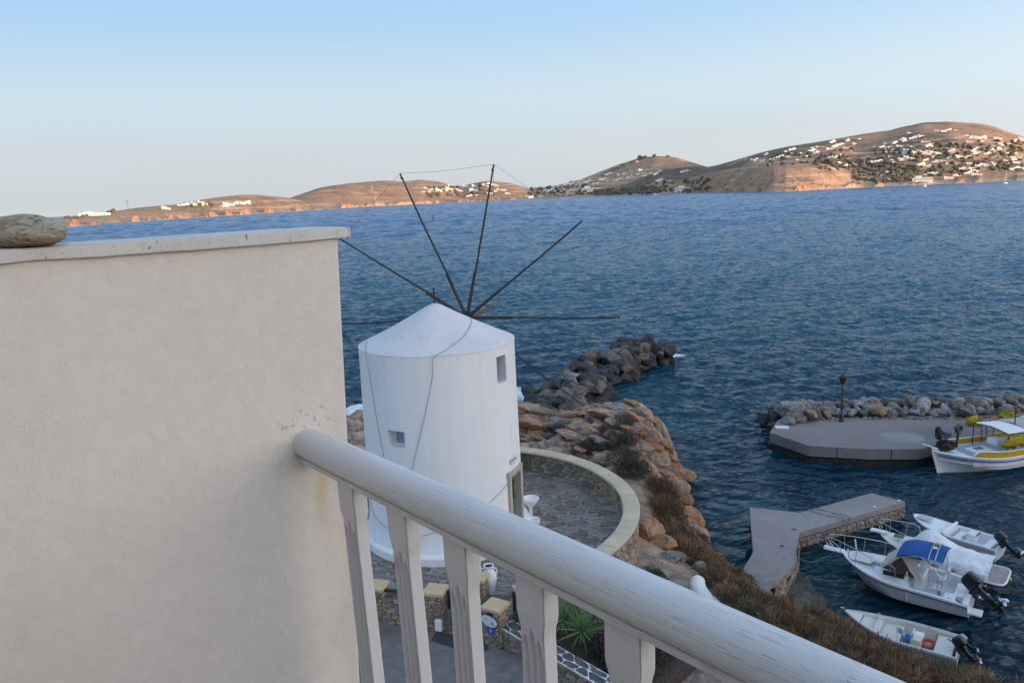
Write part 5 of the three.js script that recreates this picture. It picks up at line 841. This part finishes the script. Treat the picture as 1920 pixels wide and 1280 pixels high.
{ // C: open boat behind
  const [, turn] = sternHead([20.38, -30.5], [18.11, -33.26]);
  const t = thing('open_motor_boat', 'white open motor boat farthest back of the moored four', 'boat', [20.38, .02, -30.5], turn);
  const h = hull({ L: 3.6, Bm: 1.5, tm: .45, stern: .95, p: 2.4, q: .62, rake: .5, sheer: [.52, .55, .82], keel: -.25, yc: .1, sole: .16, wall: .12, cock: [.05, .52], rim: .03 });
  part('hull', [h.outer, h.transom, h.bulk(.52)], mat([.60, .64, .66], .35), t); part('deck', [h.deck, h.well], M.gel, t); part('gunwale', h.rim, M.gel, t);
  part('deck_pad', rbox(.6, .02, .5, .01, 3.1, .80, 0), mat([.42, .45, .48], .7), t); part('spray_rail', rbox(.12, .12, 1.62, .03, 2.05, .64, 0), M.gel, t); part('console', [rbox(.34, .5, .5, .04, 1.15, .42, .1)], M.gel, t);
  part('wheel', new THREE.TorusGeometry(.14, .016, 8, 24).rotateY(Math.PI / 2).rotateZ(.5).translate(.94, .66, .1), M.blackPaint, t); part('thwart', [rbox(.3, .28, 1.3, .03, 1.65, .3, 0), rbox(.3, .28, 1.3, .03, .42, .3, 0)], M.gel, t); for (const x of [.75, 1.45]) part('locker_door', box(.34, .2, .02, x, .38, -.64), M.darkGlass, t);
  part('antenna', rod(V(1.3, .55, -.74), V(1.05, .95, -.78), .008), M.steel, t); part('cleat', rbox(.1, .03, .03, .01, 3.6, .85, 0), M.steel, t);
  outboard(t, .72, .9, -.03, .5, 0, mat([.02, .024, .03], .3), 'black outboard motor tilted up with white propeller');
}
{ // D: open dinghy in front
  const [, turn] = sternHead([14.55, -23.42], [11.62, -25.59]);
  const t = thing('fishing_dinghy', 'cream open fishing dinghy with a flag, orange lifebuoy and two outboards, nearest the rail', 'boat', [14.52, .02, -23.44], turn);
  const h = hull({ L: 3.62, Bm: 1.66, tm: .4, stern: .94, p: 1.9, q: .85, rake: .45, sheer: [.48, .5, .74], keel: -.2, yc: .05, sole: .10, wall: .13, cock: [.04, .84], rim: .045 });
  part('hull', [h.outer, h.transom], mat([.58, .58, .56], .35), t); part('deck', [h.deck, h.well], M.gelCream, t); part('gunwale', h.rim, mat([.50, .51, .51], .4), t);
  part('bow_deck', grid(10, 8, (u, v) => { const q = lerp(.66, .84, u), w = v * 2 - 1; return V(h.X(q, h.s(q)), h.s(q) - .07, w * (h.b(q) - .13)); }), M.gelCream, t);
  part('fore_platform', [box(.8, .03, 1.2, 2.15, .36, 0), box(.03, .28, 1.25, 1.76, .23, 0), box(.03, .3, 1.05, 2.56, .42, 0)], M.gelCream, t); part('stern_bench', [rbox(.55, .30, 1.26, .02, .42, .25, 0)], M.gelCream, t); part('bench_edge', box(.02, .02, 1.26, .71, .405, 0), M.iron, t);
  part('console', [rbox(.30, .42, .40, .03, 1.24, .38, -.28), rbox(.06, .28, .36, .02, 1.34, .68, -.28)], M.gelCream, t); 
  part('side_cleat', [rbox(.1, .03, .03, .01, 1.0, .54, .74), rbox(.1, .03, .03, .01, 2.6, .6, .66), rbox(.14, .05, .06, .01, 3.7, .80, 0), rod(V(.9, .5, -.78), V(.86, .82, -.82), .016)], M.steel, t);
  outboard(t, .62, .75, -.02, .46, -.2, M.blackPaint, 'black outboard motor'); outboard(t, .42, .85, -.08, .44, .34, mat([.36, .37, .38], .35), 'smaller outboard with a grey cowl');
  part('tiller', rod(V(.35, .62, .1), V(-.1, .55, -.05), .02), M.blackPaint, t);
  const put = (name, label, cat, x, y, z) => { const p = V(x, y, z).applyEuler(new THREE.Euler(0, turn, 0)).add(t.position); return thing(name, label, cat, p.toArray(), turn); };
  const buoy = put('lifebuoy', 'orange lifebuoy ring lying flat in the cream dinghy', 'lifebuoy', .93, .24, .12); part('ring', new THREE.TorusGeometry(.20, .062, 12, 36).rotateX(Math.PI / 2 - .15), mat([.55, .05, .02], .6), buoy);
  for (let i = 0; i < 4; i++) part('band', new THREE.TorusGeometry(.064, .006, 6, 16).rotateY(Math.PI / 2).translate(0, 0, .2).rotateY(i * 1.57 + .6).rotateX(-.0), mat([.45, .08, .04], .6), buoy);
  const box1 = put('cool_box', 'white cool box beside the console of the cream dinghy', 'box', 1.28, .13, .26); part('body', rbox(.36, .26, .32, .03, 0, .13, 0), M.white, box1); part('lid', rbox(.38, .05, .34, .02, 0, .285, 0), M.white, box1);
  const bk = put('bucket', 'light blue plastic bucket standing in the cream dinghy', 'bucket', 1.58, .12, .02); part('body', lathe([[0, 0], [.10, 0], [.14, .24], [.155, .245], [.155, .26], [.13, .25], [.095, .02]], 24), mat([.10, .32, .62], .5), bk); part('handle', new THREE.TorusGeometry(.14, .006, 6, 20, Math.PI).rotateX(1.9).translate(0, .25, 0), M.steel, bk);
  const fl = put('flag', 'small blue and white striped flag with a cross on a short staff in the dinghy', 'flag', 1.75, .5, -.72); part('staff', rod(V(0, -.3, 0), V(.05, .62, 0), .012), M.white, fl);
  const cv = document.createElement('canvas'); cv.width = 108; cv.height = 72; const c = cv.getContext('2d'); for (let i = 0; i < 9; i++) { c.fillStyle = i % 2 ? '#e6e9f0' : '#1c3f8f'; c.fillRect(0, i * 8, 108, 8); } c.fillStyle = '#1c3f8f'; c.fillRect(0, 0, 40, 40); c.fillStyle = '#e6e9f0'; c.fillRect(16, 0, 8, 40); c.fillRect(0, 16, 40, 8);
  const tx = new THREE.CanvasTexture(cv); tx.colorSpace = THREE.SRGBColorSpace; part('cloth', grid(12, 8, (u, v) => V(.04 - .30 * u * .8, .50 - .2 * (1 - v) - .16 * u * u, .03 * Math.sin(u * 7) + .16 * u), (u, v) => [u, v]), mat([1, 1, 1], .9, { map: tx, side: THREE.DoubleSide }), fl);
}
{ // E: wooden fishing boat at the pier
  const turn = -165.5 * R, ct = Math.cos(turn), L = 8.2;
  const t = thing('fishing_boat', 'traditional white wooden fishing boat with yellow and blue bands and a white awning', 'boat', [22.7 + .968 * L, .05, -40.2 - .25 * L], turn);
  const h = hull({ L, Bm: 2.7, tm: .5, stern: .45, p: 2.3, q: .8, rake: .55, sheer: [1.15, .80, 1.28], chine: .86, keel: -.4, fore: .2, yc: .1, sole: .42, wall: .1, cock: [.1, .78], rim: .04 });
  part('hull', [h.outer, h.transom], mat([.68, .70, .74], .5), t); part('deck', [h.deck, h.well], mat([.62, .66, .72], .6), t); part('gunwale', h.rim, M.white, t);
  const band = (y0, w, m, n, a = .0, c = .985) => part(n, [1, -1].map(k => grid(60, 2, (u, v) => { const q = lerp(a, c, u), y = h.s(q) - y0 - w * v; return V(h.X(q, y), y, k * (lerp(h.b(q), h.b(q) * lerp(.86, .5, clamp((q - .55) / .45)), .45 * clamp((h.s(q) - y - .07) / (.55 * (h.s(q) - .1)))) + .022)); })), m, t);
  band(.16, .07, mat([.03, .10, .34], .5), 'blue_band'); 
  for (const k of [1, -1]) part('yellow_washboard', grid(50, 3, (u, v) => { const q = lerp(.03, .79, u), e = sstep(.79, .745, q); return V(h.X(q, h.s(q)), h.s(q) + .02 + .34 * v * e, k * (h.b(q) - .015)); }), mat([.50, .30, .012], .6), t);
  part('washboard_rim', [1, -1].map(k => tube(Array.from({ length: 20 }, (_, i) => { const q = lerp(.03, .80, i / 19), e = sstep(.80, .745, q); return V(h.X(q, h.s(q)), h.s(q) + .03 + .35 * e, k * (h.b(q) - .015)); }), .035, 50, 6)), M.white, t);
  part('rub_rail', [1, -1].map(k => tube(Array.from({ length: 22 }, (_, i) => { const q = i / 21 * .98, y = h.s(q) - .42; return V(h.X(q, y), y, k * (lerp(h.b(q), h.b(q) * lerp(.86, .5, clamp((q - .55) / .45)), .42) + .012)); }), .022, 50, 5)), M.white, t);
  part('stem_post', tube([V(h.X(1, -.1) + .01, -.1, 0), V(h.X(1, .5) + .02, .5, 0), V(h.X(1, 1.1) + .03, 1.1, 0), V(h.X(1, 1.28) + .05, 1.5, 0)], .05, 14, 7), M.white, t);
  part('hatch_house', [rbox(1.3, .4, 1.2, .04, 4.9, .72, 0), rbox(.9, .75, 1.1, .04, 3.2, .9, 0), rbox(.5, .35, .7, .03, 4.1, 1.35, -.1)], mat([.66, .69, .74], .55), t); part('hatch_opening', box(.5, .03, .3, 4.9, .93, .25), M.blackPaint, t); part('bulwark_panel', Array.from({ length: 6 }, (_, i) => box(.05, .4, .04, 2.8 + i * .6, .7, -1.24 + .02 * i)), M.white, t);
  const net = (cx, cy, cz, sx, sy, sz, n, seed, m, parent, name) => { const r = mulberry(seed), g = []; for (let i = 0; i < n; i++) { const a = r() * 6.3, e = r() * 2 - 1, k = .6 + .4 * r(), p = V(cx + Math.cos(a) * Math.sqrt(1 - e * e) * sx * k, cy + e * sy * k, cz + Math.sin(a) * Math.sqrt(1 - e * e) * sz * k); g.push(new THREE.TorusGeometry(.06 + .09 * r(), .014 + .01 * r(), 4, 9, 3 + 3 * r()).rotateX(r() * 6).rotateY(r() * 6).translate(p.x, p.y, p.z)); } g.push(rock(seed, sx * .85, sy * .85, sz * .85, 2, 4, .3).translate(cx, cy, cz)); return part(name, g, m, parent); };
  const brown = mat([.035, .025, .022], .9), yel = mat([.36, .27, .015], .9);
  net(7.25, 1.45, .1, .55, .28, .4, 70, 1, brown, t, 'net_heap'); part('net_winch', [new THREE.TorusGeometry(.27, .11, 10, 24).rotateY(1.1).translate(7.55, 2.1, .35), rod(V(7.3, 1.4, .3), V(7.5, 1.9, .35), .06)], brown, t); part('net_roller', [new THREE.TorusGeometry(.2, .1, 10, 20).rotateY(.2).translate(6.6, 2.35, -.05), rod(V(6.75, 1.3, -.1), V(6.62, 2.15, -.05), .07), new THREE.SphereGeometry(.05, 10, 8).translate(6.8, 2.4, .06)], mat([.05, .045, .045], .5), t); part('bowsprit', rod(V(7.9, 1.35, 0), V(8.9, 1.75, .05), .03), M.white, t); part('blue_drum', lathe([[0, 0], [.14, 0], [.14, .2], [0, .2]], 14).translate(7.1, 1.95, .35), mat([.03, .12, .3], .5), t);
  const aw = (x0, x1, m, lab) => part('awning', [grid(10, 8, (u, v) => { const x = lerp(x0, x1, u), w = v * 2 - 1; return V(x, 2.2 - .12 * w * w + .02 * Math.sin(u * 6), w * 1.15); }), grid(10, 8, (u, v) => { const x = lerp(x0, x1, u), w = v * 2 - 1; return V(x, 2.17 - .12 * w * w + .02 * Math.sin(u * 6), w * 1.15); })], m, t, lab);
  aw(4.35, 2.95, M.white, 'white front panel of the awning'); aw(2.9, 1.2, mat([.42, .40, .36], .8), 'beige rear panel of the awning'); aw(1.15, .1, M.white, 'white aft panel of the awning');
  part('awning_frame', [1, -1].flatMap(k => [rod(V(4.35, 2.08, k * 1.15), V(.1, 2.08, k * 1.15), .025), ...[4.35, 2.92, 1.18].map(x => rod(V(x, 2.08, k * 1.15), V(x, .8, k * 1.17), .025))]).concat([rod(V(4.37, 2.2, 0), V(4.37, 2.08, 1.15), .025), rod(V(4.37, 2.2, 0), V(4.37, 2.08, -1.15), .025), rod(V(2.92, 2.22, 0), V(2.92, 2.08, 1.15), .03), rod(V(2.92, 2.22, 0), V(2.92, 2.08, -1.15), .03)]), M.iron, t);
  part('mast', rod(V(2.95, 2.1, -.2), V(2.95, 3.1, -.2), .03), M.iron, t); part('ladder', [rod(V(3.9, .9, 1.0), V(3.9, 2.2, 1.1), .02), rod(V(3.5, .9, 1.0), V(3.5, 1.8, 1.1), .02), ...[1.1, 1.35, 1.6].map(y => rod(V(3.5, y, 1.02), V(3.9, y, 1.02), .016))], M.iron, t); part('boarding_step', [rbox(.5, .03, .12, .01, 3.0, .12, 1.42), rod(V(2.8, .12, 1.42), V(2.8, .9, 1.33), .012), rod(V(3.2, .12, 1.42), V(3.2, .9, 1.33), .012)], M.steel, t);
  net(4.0, 1.6, -1.2, .85, .34, .18, 120, 3, yel, t, 'yellow_net'); net(1.6, 1.72, .9, 1.0, .14, .1, 80, 4, yel, t, 'yellow_net');
  const lb = thing('lifebuoy', 'orange lifebuoy hanging under the awning of the fishing boat', 'lifebuoy', V(2.85, 1.92, 1.26).applyEuler(new THREE.Euler(0, turn, 0)).add(t.position).toArray(), turn); part('ring', new THREE.TorusGeometry(.28, .07, 12, 32), mat([.45, .08, .03], .6), lb); for (let i = 0; i < 4; i++) part('band', new THREE.TorusGeometry(.073, .008, 6, 16).rotateX(Math.PI / 2).translate(.28, 0, 0).rotateZ(i * 1.57 + .78), M.white, lb);
  for (const [x, z, s, n, lab] of [[28.0, -45.3, .45, 8, 'tangled yellow fishing net heaped on the pier behind the awning'], [30.6, -46.3, .4, 9, 'yellow net thrown over the boulders at the right edge']]) { const g = thing('fishing_net', lab, 'net', [x, 1.0, z]); net(0, .25, 0, s, .3, s * .8, 90, n, yel, g, 'net'); }
}

// ------------------------------------------------------------------ plants
{
  const r = mulberry(707);
  function blades(n, rad, hgt, len, w, { up = .5, seed = 1, dense = 1 } = {}) { // many small leaf or twig blades through a dome
    const q = mulberry(seed), pos = [], nor = [];
    for (let i = 0; i < n; i++) {
      const a = q() * 6.283, k = Math.pow(q(), .5 / dense), e = Math.pow(q(), .8), lump = .75 + .5 * vnoise3(Math.cos(a) * 1.7 + 5, Math.sin(a) * 1.7 + 5, e * 2, seed);
      const c = V(Math.cos(a) * rad * k * Math.sqrt(1 - e * e * .8) * lump, hgt * e * lump, Math.sin(a) * rad * k * Math.sqrt(1 - e * e * .8) * lump);
      const d = V(q() - .5, (q() - .25) * up * 2, q() - .5).add(c.clone().setY(c.y * .5).normalize().multiplyScalar(.45)).normalize().multiplyScalar(len * (.5 + q()));
      const s = V(q() - .5, q() - .5, q() - .5).cross(d).normalize().multiplyScalar(w * (.6 + .8 * q()));
      const A = c.clone().sub(s), Bv = c.clone().add(s), C = c.clone().add(d), M2 = c.clone().addScaledVector(d, .45);
      const m1 = M2.clone().addScaledVector(s, 1.3), m0 = M2.clone().addScaledVector(s, -1.3);
      for (const t of [[c, m1, m0], [m0, m1, C]]) for (const v of t) pos.push(v.x, v.y, v.z);
    }
    const g = new THREE.BufferGeometry(); g.setAttribute('position', new THREE.Float32BufferAttribute(pos, 3)); g.computeVertexNormals(); return boxUV(g);
  }
  const leaf = (c, tr = .25) => new THREE.MeshPhysicalMaterial({ color: lin(...c), roughness: .9, side: THREE.DoubleSide, transmission: tr, thickness: 0 });
  const dry = [1, 2, 3].map(s => blades(300, .42, .38, .19, .008, { seed: s * 11, up: .9 }));
  const scrub = (label, spots, tones, sc) => {
    const per = [[], [], []]; spots.forEach((p, i) => per[i % 3].push(p));
    const root = new THREE.Group(); root.name = numbered('dry_scrub'); scene.add(root); tag(root, label, 'scrub', null, 'stuff');
    per.forEach((list, k) => {
      const im = new THREE.InstancedMesh(dry[k], new THREE.MeshStandardMaterial({ color: 0xffffff, roughness: 1, side: THREE.DoubleSide }), list.length), m = new THREE.Matrix4(), q = new THREE.Quaternion();
      list.forEach(([x, z], i) => { const s = sc * (.55 + .8 * r()); m.compose(V(x, groundHeight(x, z) - .05, z), q.setFromAxisAngle(V(0, 1, 0), r() * 6.3), V(s * (.9 + .5 * r()), s * (.7 + .6 * r()), s)); im.setMatrixAt(i, m); const t = tones[Math.floor(r() * tones.length)], f = .75 + .5 * r(); im.setColorAt(i, lin(t[0] * f, t[1] * f, t[2] * f)); });
      im.name = 'twigs'; root.add(im);
    });
  };
  const field = (n, x0, x1, z0, z1, ok) => { const o = []; let tries = 0; while (o.length < n && tries++ < n * 40) { const x = lerp(x0, x1, r()), z = lerp(z0, z1, r()); if (ok(x, z)) o.push([x, z]); } return o; };
  const brown = [[.085, .058, .038], [.11, .075, .045], [.065, .05, .038], [.14, .095, .05]], rust = [[.25, .145, .072], [.20, .115, .062], [.29, .18, .095], [.15, .095, .06], [.17, .12, .068]], grey = [[.085, .066, .062], [.11, .082, .068], [.075, .072, .055]];
  const out = (x, z) => Math.hypot(x - MILL[0], z - MILL[1]) > 7.3;
  scrub('grey brown dry scrub patches on the rocky headland beyond the terrace', field(80, 2.2, 7.2, -40, -32.3, (x, z) => out(x, z) && coastDist(x, z) > 2.4 && fbm(x * .55 + 20, z * .55, 3, 0, 57) > .53), [...grey, ...grey, brown[0]], 1.0);
  scrub('rusty brown dry scrub down the slope between terrace and jetty', field(260, 5.4, 9.3, -32.2, -24.6, (x, z) => { const d = coastDist(x, z); return out(x, z) && d > (z < -29.5 ? 1.5 : .5) && d < 3.0 && x > 5.9 && !(x > 7.4 && z > -28.9 && x < 10.2) && fbm(x * .9, z * .9, 3, 0, 58) > .33; }), rust, .85);
  scrub('rusty and olive dry scrub on the bank below the rail by the cream dinghy', field(640, 6.2, 16.5, -26.2, -17.5, (x, z) => { const d = coastDist(x, z); return d > (x > 9.5 ? .95 : .3) && d < 5.6 && !(x < 10.0 && z < -22.6 && x > 7.3) && fbm(x * .8 + 3, z * .8, 3, 0, 59) > .30; }), [...rust, [.13, .085, .05], [.11, .10, .055]], .85);
  const bush = (name, label, x, z, rad, hgt, c, seed, n = 1500, len = .10, w = .014) => { const t = thing(name, label, 'shrub', [x, groundHeight(x, z) - .04, z]); part('foliage', blades(n, rad, hgt, len, w, { seed, up: .6 }), leaf(c), t); const st = []; for (let i = 0; i < 6; i++) { const a = i * 1.05 + seed; st.push(rod(V(0, -.05, 0), V(Math.cos(a) * rad * .5, hgt * .6, Math.sin(a) * rad * .5), .018, .008, 5)); } part('stem', st, mat([.08, .06, .045], .95), t); return t; };
  bush('cliff_shrub', 'big grey-green shrub at the cliff edge right of the parapet', 6.5, -31.6, .95, .75, [.16, .13, .085], 3, 700, .2, .008);
  bush('cliff_shrub', 'dark low shrub on top of the rocky headland corner', 6.2, -38.4, 1.0, .38, [.13, .095, .07], 4, 450, .2, .008);
  bush('cliff_shrub', 'olive shrub in the middle of the headland, behind the coping', 5.7, -34.6, 1.1, .36, [.13, .11, .07], 5, 450, .2, .008);
  bush('green_shrub', 'small dark green shrub at the foot of the parapet, just above the rail', 4.15, -22.6, .5, .62, [.045, .07, .035], 6, 1300, .12, .016);
  bush('rust_shrub', 'red-brown shrub on the bank above the white wall end', 7.4, -24.2, .55, .6, [.16, .06, .025], 7, 1400, .12, .012);
  // the planter
  const yuccaAt = (x, z, hgt, seed, label) => {
    const t = thing('yucca', label, 'yucca', [x, 3.9, z]), q = mulberry(seed); part('trunk', rod(V(0, 0, 0), V(.04, hgt, .02), .06, .045, 8), mat([.10, .08, .06], .95), t);
    const m = leaf([.10, .20, .055], .25), m2 = leaf([.15, .26, .075], .25);
    for (let i = 0; i < 56; i++) { const a = i * 2.399, el = lerp(1.35, -.25, Math.pow(i / 56, .9)), L = .60 + .26 * q(), d = V(Math.cos(a) * Math.cos(el), Math.sin(el), Math.sin(a) * Math.cos(el)), s = V(-Math.sin(a), 0, Math.cos(a)), o = V(.04, hgt, .02);
      const g = grid(6, 2, (u, v) => { const w = .028 * Math.pow(Math.sin(Math.min(1, .18 + u) * Math.PI * .86), .7) * (1 - u * u * .8), p = o.clone().addScaledVector(d, L * u); p.y -= .16 * L * u * u * Math.cos(el); return p.addScaledVector(s, (v - .5) * 2 * w).add(V(0, Math.abs(v - .5) * .012, 0)); });
      part('leaf', g, q() < .6 ? m : m2, t); }
  };
  yuccaAt(1.45, -20.05, .75, 1, 'tall green yucca left of two in the planter, under the coping'); yuccaAt(1.95, -19.9, .85, 2, 'green yucca right in the planter beside the fifth baluster'); yuccaAt(1.5, -19.1, .45, 3, 'low green yucca in front, above the white-jointed planter wall'); yuccaAt(2.35, -19.2, .6, 5, 'dark green yucca at the right end of the planter, behind the fifth baluster'); yuccaAt(1.05, -19.6, .5, 4, 'small green yucca at the left end of the planter');
  const boug = (x, y, z, rad, hgt, c, fc, nf, seed, label, cat = 'shrub') => { const t = thing('flowering_shrub', label, cat, [x, y, z]); part('foliage', blades(1500, rad, hgt, .075, .022, { seed, up: .4 }), leaf(c), t); part('flower_cluster', blades(nf, rad * .5, hgt * .75, .05, .022, { seed: seed + 1, up: .3, dense: .8 }).translate(rad * .15, hgt * .25, rad * .45), leaf(fc, .3), t); };
  boug(2.05, 3.92, -18.6, .42, .55, [.03, .045, .022], [.30, .012, .09], 170, 21, 'dark bush with a crimson flower head beside the yuccas'); boug(2.3, 3.95, -18.05, .36, .42, [.035, .05, .025], [.13, .02, .20], 70, 22, 'dark bush with small purple flowers behind the planter wall');
  boug(2.85, 3.6, -18.0, .8, 1.0, [.04, .052, .024], [.16, .03, .14], 40, 23, 'broad dark green bush under the rail right of the fifth baluster'); boug(3.5, 3.5, -18.5, .55, .75, [.06, .06, .026], [.25, .1, .03], 60, 24, 'olive bush at the right end of the planter');
}

scene.traverse(o => { if (o.isMesh) { o.castShadow = true; o.receiveShadow = true; } });
scene.updateMatrixWorld(true);
renderer.render(scene, camera);
